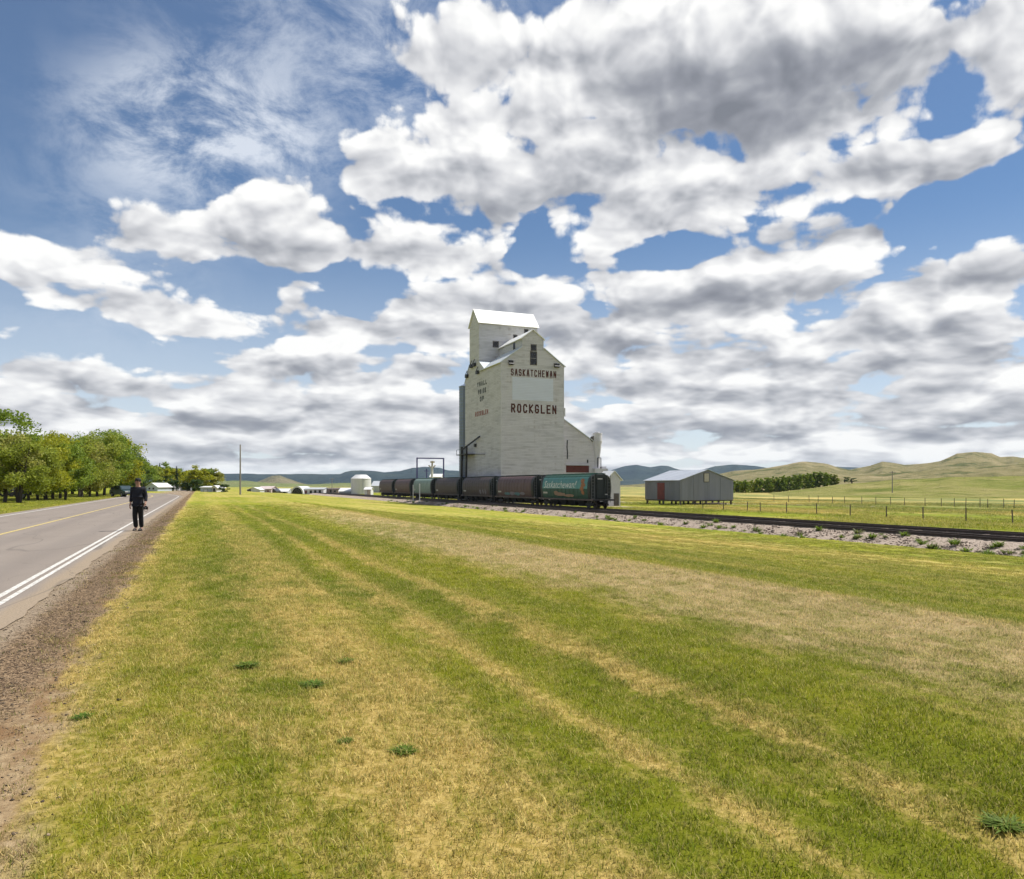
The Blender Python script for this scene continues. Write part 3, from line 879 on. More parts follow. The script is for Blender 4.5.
M_STEELBIN = paint('galvanised_bin', (.20, .235, .31), .5, .3, .5, metal=.35, stretch=(1, 1, .3))
M_REDDOOR = paint('dark_red_door', (.115, .028, .024), .75, .35, 1.2)
M_PIPE = paint('spout_steel', (.030, .030, .034), .6, .4, 1.5)

EX0, EX1, EY0, EY1 = 50.5, 63.2, 128.2, 148.3
HY0, HY1 = 139.9, 145.5                   # headhouse
FY1 = 136.8                               # back of the front gable's roof
EZ0 = gzf(56, 135) - .3
ELOC = Vector((EX0, EY0, EZ0))
elev = thing('grain_elevator', 'tall weathered white wooden grain elevator lettered ROCKGLEN, rising behind the train', 'grain elevator', ELOC)
def E(mb, name, m, parent=None, **k):
    mb.v = [(v[0] - ELOC.x, v[1] - ELOC.y, v[2] - ELOC.z) for v in mb.v]
    return mb.build(name, m, parent or elev, **k)
XM = (EX0 + EX1) / 2
ZE, ZS, ZM, ZP = 23.8, 26.85, 28.5, 30.1    # eaves, foot of the monitor, its shoulder, its peak
MX0, MX1 = XM - 2.15, XM + 2.15
# main body with the front gable and its raised monitor: one profile, front part
front = [(EX0, EZ0), (EX1, EZ0), (EX1, ZE), (MX1, ZS), (MX1, ZM), (XM, ZP), (MX0, ZM), (MX0, ZS), (EX0, ZE)]
mb = MB(); mb.prism(front, EY0, FY1); 
wall_front = E(mb, 'front_wall', M_ELEV)
# rear body under the headhouse: shoulders slope up to it
rear = [(FY1, EZ0), (EY1, EZ0), (EY1, 22.6), (HY1, 25.8), (HY0, 25.7), (FY1, ZE)]
mb = MB(); mb.prism(rear, EX0 + .004, EX1 - .004, 'x'); E(mb, 'rear_wall', M_ELEV)
# monitor carried back to the headhouse
mb = MB(); mb.prism([(MX0, ZE), (MX1, ZE), (MX1, ZM), (XM, ZP), (MX0, ZM)], FY1, HY0); E(mb, 'monitor_wall', M_ELEV)
# headhouse
HE, HP = 33.4, 36.4
hx0, hx1 = EX0 + .002, EX1 - .15
mb = MB(); mb.prism([(HY0, 24.5), (HY1, 24.5), (HY1, HE), ((HY0 + HY1) / 2, HP), (HY0, HE)], hx0, hx1, 'x'); hh = E(mb, 'headhouse_wall', M_ELEV)
def roof_slab(p, t=.14, m=M_ELEVROOF, name='roof', parent=None):
    mb = MB(); mb.slab(p, t); return E(mb, name, m, parent)
o_ = .25
yh = (HY0 + HY1) / 2
sl = (HP - HE) / (yh - HY0)
roof_slab([(hx0 - o_, HY0 - o_, HE - o_ * sl + .03), (hx1 + o_, HY0 - o_, HE - o_ * sl + .03), (hx1 + o_, yh, HP + .03), (hx0 - o_, yh, HP + .03)], name='headhouse_roof')
roof_slab([(hx1 + o_, HY1 + o_, HE - o_ * sl + .03), (hx0 - o_, HY1 + o_, HE - o_ * sl + .03), (hx0 - o_, yh, HP + .03), (hx1 + o_, yh, HP + .03)], name='headhouse_roof')
# front gable roofs
s1 = (ZS - ZE) / (MX0 - EX0)
roof_slab([(EX0 - o_, FY1 + 2.4, ZE - o_ * s1 + .03), (EX0 - o_, EY0 - .2, ZE - o_ * s1 + .03), (MX0 - .01, EY0 - .2, ZS + .02), (MX0 - .01, FY1 + 2.4, ZS + .02)], m=M_ELEVROOF2, name='gable_roof')
roof_slab([(EX1 + o_, EY0 - .2, ZE - o_ * s1 + .03), (EX1 + o_, FY1 + 2.4, ZE - o_ * s1 + .03), (MX1 + .01, FY1 + 2.4, ZS + .02), (MX1 + .01, EY0 - .2, ZS + .02)], m=M_ELEVROOF2, name='gable_roof')
s2 = (ZP - ZM) / (XM - MX0)
roof_slab([(MX0 - o_, HY0, ZM - o_ * s2 + .03), (MX0 - o_, EY0 - .2, ZM - o_ * s2 + .03), (XM, EY0 - .2, ZP + .03), (XM, HY0, ZP + .03)], m=M_ELEVROOF, name='monitor_roof')
roof_slab([(MX1 + o_, EY0 - .2, ZM - o_ * s2 + .03), (MX1 + o_, HY0, ZM - o_ * s2 + .03), (XM, HY0, ZP + .03), (XM, EY0 - .2, ZP + .03)], m=M_ELEVROOF, name='monitor_roof')
# shoulder roofs against the headhouse
s3 = (25.7 - ZE) / (HY0 - FY1)
roof_slab([(EX0 - .1, FY1 + .02, ZE + .03), (MX0 - .02, FY1 + .02, ZE + .03), (MX0 - .02, HY0 - .005, 25.73), (EX0 - .1, HY0 - .005, 25.73)], t=.1, m=M_ELEVROOF2, name='shoulder_roof')
roof_slab([(EX1 + .1, EY1 + .2, 22.43), (EX0 - .1, EY1 + .2, 22.43), (EX0 - .1, HY1 + .01, 25.83), (EX1 + .1, HY1 + .01, 25.83)], t=.1, m=M_ELEVROOF2, name='shoulder_roof')
# corner boards
for (x, y, z1) in ((EX0, EY0, ZE - .1), (EX1, EY0, ZE - .1)):
    mb = MB(); mb.box(x - .02, x + .13, y - .02, y + .13, EZ0, z1) if x == EX0 else mb.box(x - .13, x + .02, y - .02, y + .13, EZ0, z1)
    E(mb, 'corner_board', M_WTRIM)

def fx(px):        # column -> x on the front wall plane
    r = (px - CX) / FPX
    return (r * CS * EY0 + SN * EY0) / (CS - r * SN)
def fz(py, px): x = fx(px); return z_at(py, x, EY0)
def front_rect(px0, px1, py0, py1):
    pm = (px0 + px1) / 2
    return fx(px0), fx(px1), fz(py1, pm), fz(py0, pm)
def window(x0, x1, z0, z1, y, split=1):
    w = MB()
    t = .1
    w.box(x0 - t, x0, y - .06, y + .05, z0 - t, z1 + t); w.box(x1, x1 + t, y - .06, y + .05, z0 - t, z1 + t)
    w.box(x0, x1, y - .06, y + .05, z0 - t, z0); w.box(x0, x1, y - .06, y + .05, z1, z1 + t)
    wo_ = E(w, 'window', M_DARKTRIM)
    for k in range(split):
        p = MB(); a = z0 + (z1 - z0) * k / split + .03; c_ = z0 + (z1 - z0) * (k + 1) / split - .03
        p.box(x0 + .02, x1 - .02, y - .02, y + .02, a, c_); E(p, 'pane', M_DARKGLASS, wo_)
    return wo_
window(*front_rect(531.2, 536.0, 344.9, 350.4), EY0)
window(*front_rect(530.6, 536.4, 352.0, 364.6), EY0, 2)
for r in ((508.8, 512.6, 361, 365), (554.2, 558.6, 364.2, 367.6)):
    x0, x1, z0, z1 = front_rect(*r)
    mb = MB(); mb.box(x0, x1, EY0 - .45, EY0 + .02, z0, z1); mb.prism([(EY0 - .6, z0 + .05), (EY0, z1 + .02), (EY0, z1 + .14), (EY0 - .6, z0 + .17)], x0 - .1, x1 + .1, 'x')
    E(mb, 'floodlight', M_PIPE)
# headhouse windows
def hxf(px):
    r = (px - CX) / FPX
    return (r * CS * HY0 + SN * HY0) / (CS - r * SN)
def hzf(py, x): return z_at(py, x, HY0)
xa, xb = hxf(493.2), hxf(498.2); window(xa, xb, hzf(346.8, xa), hzf(341.4, xa), HY0)
for px, py in ((515.3, 337), (526.2, 331.4)):
    xa = hxf(px); z = hzf(py, xa); window(xa - .35, xa + .35, z - .35, z + .35, HY0)
# monitor side window (faces the track)
w = MB(); w.box(MX0 - .05, MX0 + .02, 131.6, 132.5, 26.9, 28.3); E(w, 'window', M_DARKGLASS)
# lamps and vents on the track side
def lyz(px, py): y = y_at(px, EX0); return y, z_at(py, EX0, y)
for px, py in ((472.4, 366.2), (475.2, 364.8), (467.8, 376.2), (478.6, 372.4)):
    y, z = lyz(px, py)
    mb = MB(); mb.box(EX0 - .5, EX0 + .01, y - .5, y + .5, z - .32, z + .32); mb.bar((EX0 - .5, y, z + .3), (EX0 - .15, y, z + 1.1), .12); E(mb, 'floodlight', M_PIPE)

# ---- block lettering with clipped corners, as on painted elevators
c_ = .22
GL = {
 'S': [[(1, 1 - c_), (1 - c_, 1), (c_, 1), (0, 1 - c_), (0, .5 + c_ * .6), (c_, .5), (1 - c_, .5), (1, .5 - c_ * .6), (1, c_), (1 - c_, 0), (c_, 0), (0, c_)]],
 'A': [[(0, 0), (.36, 1), (.64, 1), (1, 0)], [(.15, .36), (.85, .36)]],
 'K': [[(0, 0), (0, 1)], [(1, 1), (.12, .5), (1, 0)]],
 'T': [[(0, 1), (1, 1)], [(.5, 1), (.5, 0)]],
 'C': [[(1, 1 - c_), (1 - c_, 1), (c_, 1), (0, 1 - c_), (0, c_), (c_, 0), (1 - c_, 0), (1, c_)]],
 'H': [[(0, 0), (0, 1)], [(1, 0), (1, 1)], [(0, .5), (1, .5)]],
 'E': [[(1, 1), (0, 1), (0, 0), (1, 0)], [(0, .5), (.8, .5)]],
 'W': [[(0, 1), (.12, 0), (.5, .8), (.88, 0), (1, 1)]],
 'N': [[(0, 0), (0, 1), (1, 0), (1, 1)]],
 'R': [[(0, 0), (0, 1), (1 - c_, 1), (1, 1 - c_), (1, .5 + c_ * .8), (1 - c_, .48), (0, .48)], [(.5, .48), (1, 0)]],
 'O': [[(c_, 0), (0, c_), (0, 1 - c_), (c_, 1), (1 - c_, 1), (1, 1 - c_), (1, c_), (1 - c_, 0), (c_, 0)]],
 'G': [[(1, 1 - c_), (1 - c_, 1), (c_, 1), (0, 1 - c_), (0, c_), (c_, 0), (1 - c_, 0), (1, c_), (1, .45), (.55, .45)]],
 'L': [[(0, 1), (0, 0), (1, 0)]],
 'P': [[(0, 0), (0, 1), (1 - c_, 1), (1, 1 - c_), (1, .5 + c_ * .8), (1 - c_, .48), (0, .48)]],
 'I': [[(.5, 0), (.5, 1)]],
 'D': [[(0, 0), (0, 1), (1 - c_, 1), (1, 1 - c_), (1, c_), (1 - c_, 0), (0, 0)]],
 'F': [[(1, 1), (0, 1), (0, 0)], [(0, .5), (.8, .5)]],
 'M': [[(0, 0), (0, 1), (.5, .4), (1, 1), (1, 0)]],
 'Y': [[(0, 1), (.5, .5), (1, 1)], [(.5, .5), (.5, 0)]],
 'U': [[(0, 1), (0, c_), (c_, 0), (1 - c_, 0), (1, c_), (1, 1)]],
}
def lettering(txt, total, hgt, wt, place, name, m, gap=.38):
    """place(u, w, out) -> point; u runs along the word, w up"""
    adv = total / (len(txt) - gap / (1 + gap)) ; wd = adv / (1 + gap)
    mb = MB()
    for i, ch in enumerate(txt):
        for st in GL[ch]:
            pts = [(i * adv + wt / 2 + x * (wd - wt), wt / 2 + z * (hgt - wt)) for x, z in st]
            for k in range(len(pts) - 1):
                (u0, w0), (u1, w1) = pts[k], pts[k + 1]
                L = math.hypot(u1 - u0, w1 - w0); du, dw = (u1 - u0) / L * wt / 2, (w1 - w0) / L * wt / 2
                q = [(u0 - du * .9 - dw, w0 - dw * .9 + du), (u0 - du * .9 + dw, w0 - dw * .9 - du), (u1 + du * .9 + dw, w1 + dw * .9 - du), (u1 + du * .9 - dw, w1 + dw * .9 + du)]
                out = .012 + .0015 * ((i * 3 + k) % 5) + (.008 if st is not GL[ch][0] else 0)
                mb.add([place(u, w, out) for u, w in q], [(0, 1, 2, 3)])
    return E(mb, name, m, fix=False)
pl = front_rect(512.3, 553.2, 378, 400.6)
mb = MB(); mb.box(pl[0], pl[1], EY0 - .025, EY0 + .01, pl[2], pl[3]); E(mb, 'blank_panel', M_PANELB)
r = front_rect(510.8, 556.2, 369.8, 376.8)
lettering('SASKATCHEWAN', r[1] - r[0], r[3] - r[2], .20, lambda u, w, t, r=r: (r[0] + u, EY0 - t, r[2] + w), 'saskatchewan_lettering', M_BROWNLET)
r = front_rect(511.0, 556.4, 404.4, 413.4)
lettering('ROCKGLEN', r[1] - r[0], r[3] - r[2], .29, lambda u, w, t, r=r: (r[0] + u, EY0 - t, r[2] + w), 'rockglen_lettering', M_BROWNLET)
for txt, pa, pb, pya, pyb, mm, wt in (('YMALL', 477.2, 487.0, 380.6, 386.2, M_BLUELET, .32), ('PRIDE', 478.2, 486.2, 388.3, 393.8, M_BLUELET, .32),
                                      ('OF', 479.9, 484.0, 396.2, 401.4, M_BLUELET, .34), ('ROCKGLEN', 475.2, 488.2, 410.2, 416.0, M_REDLET, .24)):
    ya, yb = y_at(pa, EX0), y_at(pb, EX0)
    zt, zb_ = z_at((pya + pyb) / 2 - 2.6, EX0, (ya + yb) / 2), z_at((pya + pyb) / 2 + 2.4, EX0, (ya + yb) / 2)
    lettering(txt, ya - yb, zt - zb_, wt, lambda u, w, t, ya=ya, zb_=zb_: (EX0 - t, ya - u, zb_ + w), 'side_lettering', mm)

# receiving shed on the right with its long sloping roof
RY0, RY1 = EY0 + .9, EY1 - 3
mb = MB(); RX1 = 71.0
mb.prism([(EX1, EZ0), (RX1, EZ0), (RX1, 9.2), (EX1, 14.1)], RY0, RY1); E(mb, 'receiving_shed_wall', M_ELEV2)
sr = (14.1 - 9.2) / (RX1 - EX1)
roof_slab([(EX1 + .01, RY0 - .2, 14.12), (RX1 + .3, RY0 - .2, 9.22 - .3 * sr), (RX1 + .3, RY1 + .2, 9.22 - .3 * sr), (EX1 + .01, RY1 + .2, 14.12)], t=.14, m=M_ELEVROOF2, name='receiving_shed_roof')
def rx(px):
    r = (px - CX) / FPX
    return (r * CS * RY0 + SN * RY0) / (CS - r * SN)
def rz(py, px): return z_at(py, rx(px), RY0)
mb = MB(); mb.box(rx(566), rx(588.8), RY0 - .06, RY0 + .05, rz(472.5, 577), rz(465.5, 577)); do = E(mb, 'drive_door', M_REDDOOR)
mb = MB(); mb.box(rx(565.4), rx(589.4), RY0 - .3, RY0 + .0, rz(465.4, 577), rz(464.3, 577)); E(mb, 'door_canopy', M_WTRIM, do)
mb = MB(); mb.box(rx(587.0), rx(588.0), RY0 - .12, RY0 + .02, rz(463, 587), rz(459.6, 587)); E(mb, 'wall_lamp', M_PIPE)
# downpipe and loose flashing at the joint
mb = MB(); mb.path([(rx(565.0), EY0 - .12, fz(440, 564)), (rx(564.6), EY0 - .12, fz(447, 564)), (rx(565.1), EY0 - .12, fz(452, 564)), (rx(564.9), EY0 - .12, fz(459, 564))], [.12, .12, .12, .12], 6); E(mb, 'downpipe', M_PIPE)
mb = MB(); mb.box(EX1 - .1, EX1 + .25, EY0 - .1, EY0 - .03, fz(416.5, 565), fz(408, 565)); E(mb, 'flashing', M_WTRIM)
# dust collector: drum over a cone
ccx, ccy = rx(597.4), RY0 + .2
k_ = depth(ccx, ccy) / FPX
Zt, Zm, Zb = z_at(433.2, ccx, ccy), z_at(441, ccx, ccy), z_at(457, ccx, ccy)
R_ = 5.2 * k_
mb = MB(); mb.lathe([(R_ * .5, Zt + .25), (R_ * .5, Zt + .02)], 16, (ccx, ccy, 0)); 
mb.lathe([(R_ * 1.03, Zt), (R_ * 1.03, Zt - .25), (R_, Zt - .25), (R_, Zm), (R_ * 1.03, Zm), (R_ * 1.03, Zm - .15), (R_ * .97, Zm - .16), (R_ * .62, Zb)][::-1], 20, (ccx, ccy, 0))
mb.lathe([(R_ * .62, Zb), (R_ * .62, EZ0)][::-1], 14, (ccx, ccy, 0))
dc = E(mb, 'dust_collector', M_WTRIM, smooth=False)
mb = MB(); mb.bar((RX1 - 1.6, ccy, 9.3 + .8), (ccx - .3, ccy, Zt - .5), .8, .7); E(mb, 'duct', M_DARKTRIM, dc)
mb = MB(); zf0, zf1 = z_at(468, ccx, ccy), z_at(458, ccx, ccy)
for dx in (-.38, .38): mb.bar((ccx + dx, ccy - R_ * .9, zf0), (ccx + dx, ccy - R_ * .9, zf1), .12)
mb.bar((ccx - .38, ccy - R_ * .9, zf1), (ccx + .38, ccy - R_ * .9, zf1), .12); E(mb, 'frame', M_PIPE, dc)
mb = MB(); mb.box(ccx - 1.1, ccx + 1.7, ccy - 1.3, ccy + 1.5, EZ0, z_at(468.6, ccx, ccy)); mb.box(ccx + .6, ccx + 1.5, ccy - 1.0, ccy + 1.2, z_at(468.6, ccx, ccy), z_at(466.6, ccx, ccy)); E(mb, 'plinth', M_WTRIM, dc)
# foundation
mb = MB(); mb.box(EX0 - .06, EX1 + .06, EY0 - .06, EY1 + .06, EZ0 - .2, EZ0 + 1.0); E(mb, 'foundation', paint('concrete', (.33, .31, .29), .9, .2, 1.0))

# loading spout with its platform on the track side
ys_, zs_ = lyz(470.6, 454.5)
mb = MB(); mb.box(EX0 - 1.9, EX0, ys_ - 2.6, ys_ + 3.4, zs_ - .1, zs_ + .05)
for y in (ys_ - 2.6, ys_, ys_ + 3.4): mb.bar((EX0 - 1.85, y, zs_), (EX0 - 1.85, y, zs_ + 1.0), .07)
mb.bar((EX0 - 1.85, ys_ - 2.6, zs_ + 1.0), (EX0 - 1.85, ys_ + 3.4, zs_ + 1.0), .07)
mb.bar((EX0 - .3, ys_ - 2.6, zs_ - .05), (EX0 - .3, ys_ - 9.0, zs_ - .3), .09); 
plat = E(mb, 'loading_platform', M_PIPE)
for dy, r in ((-1.0, .22), (1.9, .26)):
    mb = MB(); mb.tube((EX0 - 1.2, ys_ + dy, zs_ + 1.6), (EX0 - 1.3, ys_ + dy, EZ0 + 3.5), r, r * .9, 10); E(mb, 'loading_spout', M_PIPE)
mb = MB(); mb.tube((EX0 - 1.2, ys_ + 1.4, zs_), (EX0 - 1.6, ys_ + .4, EZ0 + 8.5), .16, .14, 8); mb.tube((EX0 - 1.6, ys_ + .4, EZ0 + 8.5), (EX0 - 1.5, ys_ + 1.6, EZ0 + 4), .14, .13, 8); E(mb, 'loading_spout', M_PIPE)
ya, za = lyz(480.6, 436.4); yb, zb_ = lyz(467.2, 450.6)
mb = MB(); mb.bar((EX0 - .2, ya, za), (EX0 - 1.3, yb, zb_), .22, .22); E(mb, 'boom', M_PIPE)
y, z = lyz(476, 445.5); mb = MB(); mb.box(EX0 - .35, EX0 + .02, y - .35, y + .35, z - .3, z + .35); E(mb, 'hoist_box', M_PIPE)

# steel bin standing behind
bc = wp(469.0, depth(52.6, 154.6), 0)
rb = 10.0 / FPX * depth(bc.x, bc.y)
bin_ = thing('steel_bin', 'tall blue grey galvanised steel bin close behind the elevator', 'grain bin', (bc.x, bc.y, gzf(bc.x, bc.y)))
bt = z_at(387, bc.x, bc.y) - bin_.location.z
mb = MB(); prof = []
for k in range(40):
    z = bt * k / 40; prof += [(rb, z), (rb - .05, z + bt / 80)]
prof += [(rb, bt)]
mb.lathe(prof, 32); mb.build('bin_wall', M_STEELBIN, bin_)
mb = MB(); mb.lathe([(rb + .1, bt), (rb * .15, bt + 1.0), (.05, bt + 1.05)], 32); mb.build('bin_roof', M_STEELBIN, bin_)
mb = MB()
for s in (-.2, .2): mb.bar((-rb * .72 + s, -rb * .72 - .12, .4), (-rb * .72 + s, -rb * .72 - .12, bt), .05)
for k in range(int(bt / .5)): mb.bar((-rb * .72 - .2, -rb * .72 - .12, .5 + k * .5), (-rb * .72 + .2, -rb * .72 - .12, .5 + k * .5), .04)
mb.build('ladder', M_PIPE, bin_)

# ================================================================ grey shed beyond the track
def metal_siding(name, col, pitch=.25, var=.12):
    m, nt, b = newmat(name)
    P = gpos(nt); x, y, z = sep(nt, P)
    h = x + y
    panel = noise(nt, vec(nt, (h / 1.1).f('FLOOR') * 3.7, 0.0), 1.0, 0.0, .5, dims='2D')
    st = noise(nt, vmath(nt, 'MULTIPLY', P, (2.0, 2.0, .2)), 1.0, 5.0, .65)
    c = ramp(nt, panel * .5 + st * .5, [(.3, tuple(k * (1 - var * 2) for k in col)), (.5, col), (.7, tuple(min(1, k * (1 + var)) for k in col))])
    rust = noise(nt, vmath(nt, 'MULTIPLY', P, (1.0, 1.0, .4)), 1.3, 5.0, .7).step(.6, .75)
    c = mix(nt, rust * .35, c, (.16, .12, .10))
    setc(nt, b, 'Base Color', c); b.inputs['Roughness'].default_value = .5; b.inputs['Metallic'].default_value = .25
    rib = (h / pitch).f('FRACT').f('SUBTRACT', .5).f('ABSOLUTE').step(.1, .4)
    bump(nt, b, rib, .5, .03)
    return m
M_SHED = metal_siding('grey_metal_siding', (.225, .23, .275))
M_SHEDROOF = metal_siding('pale_metal_roof', (.40, .43, .48), .3, .12)
M_REDPANEL = paint('faded_red_door', (.20, .055, .05), .75, .3, 1.5)
M_WOOD = paint('grey_wood', (.115, .095, .08), .9, .35, 1.5, stretch=(1, 1, .3))

SHX = 72.0
sy0, sy1 = y_at(680, SHX), y_at(645, SHX)
r_ = (733.5 - CX) / FPX
shx1 = (r_ * CS * sy0 + SN * sy0) / (CS - r_ * SN)
eav, bas = z_at(480.2, SHX, sy0), z_at(500.2, SHX, sy0)
sxm = (SHX + shx1) / 2
pk = z_at(469.9, sxm, sy0)
gz0 = gzf(SHX + 4, sy0)
SL = Vector((SHX, sy0, gz0))
shed = thing('metal_shed', 'grey corrugated metal shed on posts with red door, beyond the tracks', 'shed', SL)
def Sh(mb, name, m, parent=None):
    mb.v = [(v[0] - SL.x, v[1] - SL.y, v[2] - SL.z) for v in mb.v]
    return mb.build(name, m, parent or shed)
W_ = shx1 - SHX
npan = 8
def gable_z(x): return eav + (pk - eav) * (1 - abs(x - sxm) / (W_ / 2))
for k in range(npan):        # end wall sheets
    a, c_ = SHX + W_ * k / npan, SHX + W_ * (k + 1) / npan
    pts = [(a + .01, bas), (c_ - .01, bas), (c_ - .01, gable_z(c_) - .03), (a + .01, gable_z(a) - .03)]
    mb = MB(); mb.prism(pts, sy0 + (.02 if k % 2 else 0), sy0 + .08); Sh(mb, 'wall_panel', M_SHED)
    mb = MB(); mb.prism(pts, sy1 - .08, sy1); Sh(mb, 'wall_panel', M_SHED)
ns = 7
for k in range(ns):
    a, c_ = sy0 + .09 + (sy1 - sy0 - .18) * k / ns, sy0 + .09 + (sy1 - sy0 - .18) * (k + 1) / ns
    for X, s in ((SHX, 1), (shx1, -1)):
        mb = MB(); j = .02 if k % 2 else 0
        mb.box(min(X + j * s, X + .08 * s), max(X + j * s, X + .08 * s), a + .01, c_ - .01, bas, eav - .04); Sh(mb, 'wall_panel', M_SHED)
ov = .25
sl_ = (pk - eav) / (W_ / 2)
for s in (-1, 1):
    e = SHX - ov if s < 0 else shx1 + ov
    ez = eav - ov * sl_
    q = [(e, sy1 + .2, ez), (e, sy0 - .2, ez), (sxm, sy0 - .2, pk), (sxm, sy1 + .2, pk)]
    if s > 0: q = [q[1], q[0], q[3], q[2]]
    mb = MB(); mb.slab(q, .08); Sh(mb, 'roof_panel', M_SHEDROOF)
# door and little hatch window
ya, yb = y_at(664.6, SHX), y_at(657.6, SHX)
mb = MB(); mb.box(SHX - .06, SHX + .03, ya, yb, z_at(499.5, SHX, ya), z_at(482.8, SHX, ya)); dr = Sh(mb, 'door', M_REDPANEL)
mb = MB(); mb.box(SHX - .12, SHX - .06, ya + .12, ya + .2, z_at(492, SHX, ya), z_at(490.5, SHX, ya)); Sh(mb, 'handle', M_PIPE, dr)
def sx_at(px):
    r = (px - CX) / FPX; return (r * CS * sy0 + SN * sy0) / (CS - r * SN)
xa, xb = sx_at(704.2), sx_at(708.6); za, zb_ = z_at(481.6, xa, sy0), z_at(473.4, xa, sy0)
mb = MB(); mb.box(xa - .1, xb + .1, sy0 - .05, sy0 + .01, za - .1, zb_ + .1); wf = Sh(mb, 'hatch_frame', M_DARKTRIM)
mb = MB(); mb.box(xa, xb, sy0 - .08, sy0 - .05, za, zb_); Sh(mb, 'hatch', paint('weathered_board', (.46, .42, .37), .85, .2, 3.0), wf)
# posts, skirt beam and loading dock
mb = MB(); mb.box(SHX + .05, shx1 - .05, sy0 + .1, sy1 - .1, bas - .2, bas - .02); Sh(mb, 'floor_beam', M_WOOD)
for i in range(5):
    for y in (sy0 + .3, (sy0 + sy1) / 2, sy1 - .3):
        X = SHX + .3 + (W_ - .6) * i / 4
        mb = MB(); mb.box(X - .12, X + .12, y - .12, y + .12, gzf(X, y) - .2, bas - .2); Sh(mb, 'post', M_WOOD)
xa, xb = sx_at(703), sx_at(719); zd = z_at(503.8, xa, sy0 - 1.5)
mb = MB(); mb.box(xa, xb, sy0 - 2.0, sy0 - .1, zd, zd + .12); dk = Sh(mb, 'loading_dock', M_WOOD)
for x in (xa + .1, xb - .1): 
    mb = MB(); mb.box(x - .08, x + .08, sy0 - 1.95, sy0 - 1.79, gz0 - .2, zd); Sh(mb, 'dock_leg', M_WOOD, dk)

# small white hut by the end of the train
hx_, hy_ = 60.0, y_at(613, 60.0)
hut = thing('white_hut', 'small white hut with a pale metal roof just past the last green rail car', 'hut', (hx_, hy_, gzf(hx_, hy_)))
k_ = depth(hx_, hy_) / FPX
hz = gzf(hx_, hy_); ze = z_at(479.5, hx_, hy_) - hz; zp = z_at(471.5, hx_, hy_) - hz
mb = MB(); mb.prism([(-1.5, -.2), (.62, -.2), (.62, ze), (-.5, zp), (-1.5, ze + .2)], -1.2, 1.8); mb.build('wall', M_WTRIM, hut)
mb = MB(); mb.slab([(.98, -1.4, ze - .22), (.98, 2.0, ze - .22), (-.5, 2.0, zp + .02), (-.5, -1.4, zp + .02)], .1); mb.build('roof', M_ELEVROOF, hut)
mb = MB(); mb.slab([(-1.7, 2.0, ze + .1), (-1.7, -1.4, ze + .1), (-.5, -1.4, zp + .02), (-.5, 2.0, zp + .02)], .1); mb.build('roof', M_ELEVROOF, hut)
mb = MB(); mb.box(-.55, .35, -1.25, -1.19, 0, 2.0); mb.build('door', M_DARKTRIM, hut)

# ---------------------------------------------------------------- fences
M_POST = paint('weathered_post', (.12, .10, .08), .95, .35, 2.0)
M_WIRE = paint('fence_wire', (.10, .095, .09), .6, .2, 2.0)
def fence(x, pxs, hgt, label, jx=.1, z0=None, r=.06):
    pts = []
    for px in pxs:
        y = y_at(px, x); xx = x + RNG.uniform(-jx, jx)
        pts.append(Vector((xx, y, gzf(xx, y))))
    f = thing('wire_fence', label, 'fence', pts[0])
    L = pts[0]
    for p in pts:
        q = p - L; tl = Vector((RNG.uniform(-.05, .05), RNG.uniform(-.05, .05), hgt * RNG.uniform(.93, 1.07)))
        mb = MB(); mb.tube(q - Vector((0, 0, .3)), q + tl, r * RNG.uniform(.9, 1.2), r * .9, 7); mb.build('post', M_POST, f)
    for h in (.35, .65, .95):
        mb = MB()
        for a, c_ in zip(pts, pts[1:]): mb.tube(a - L + Vector((0, 0, h)), c_ - L + Vector((0, 0, h)), .006, n=3, caps=False)
        mb.build('wire', M_WIRE, f)
    return f
fence(64.0, [1130, 1066, 1012.6, 966.7, 923, 886.6, 850.8, 816.8, 787.2, 760.6, 747.8, 724, 703], 1.22, 'dark wooden post and wire fence just beyond the railway track')
fence(104.0, [1100, 1060, 1034, 1014, 1003, 990, 979, 965, 952, 940, 926, 905, 890, 878, 862, 846, 834, 820, 808, 790, 775], 1.3, 'farther line of small fence posts across the pasture', .5, r=.05)

# gravel lanes beyond the tracks
M_LANE = paint('gravel_lane', (.33, .27, .20), .95, .15, .4)
def lane(pts, w, name='gravel_lane'):
    vs = []
    for i, p in enumerate(pts):
        a = pts[max(0, i - 1)]; c_ = pts[min(len(pts) - 1, i + 1)]
        d = (Vector(c_) - Vector(a)).normalized(); n = Vector((d.y, -d.x))
        for s in (-1, 1):
            x, y = p[0] + n.x * w * s / 2, p[1] + n.y * w * s / 2
            vs.append((x, y, gzf(x, y) + .03))
    n_ = len(pts)
    return structure(npmesh(name, np.array(vs), grid_faces(n_, 2), M_LANE))
lane([(58.5, 96), (59, 120), (60, 128)], 3.0)
lane([(57, 118), (63, 114), (70, 118), (74, 130), (76, 150), (77, 200), (78, 300)], 5.0)
p0 = wp(740, 125); p1 = wp(832, 120)
lane([tuple(wp(px, zc)[:2]) for px, zc in ((690, 136), (740, 128), (780, 126), (832, 120), (880, 112))], 2.6)

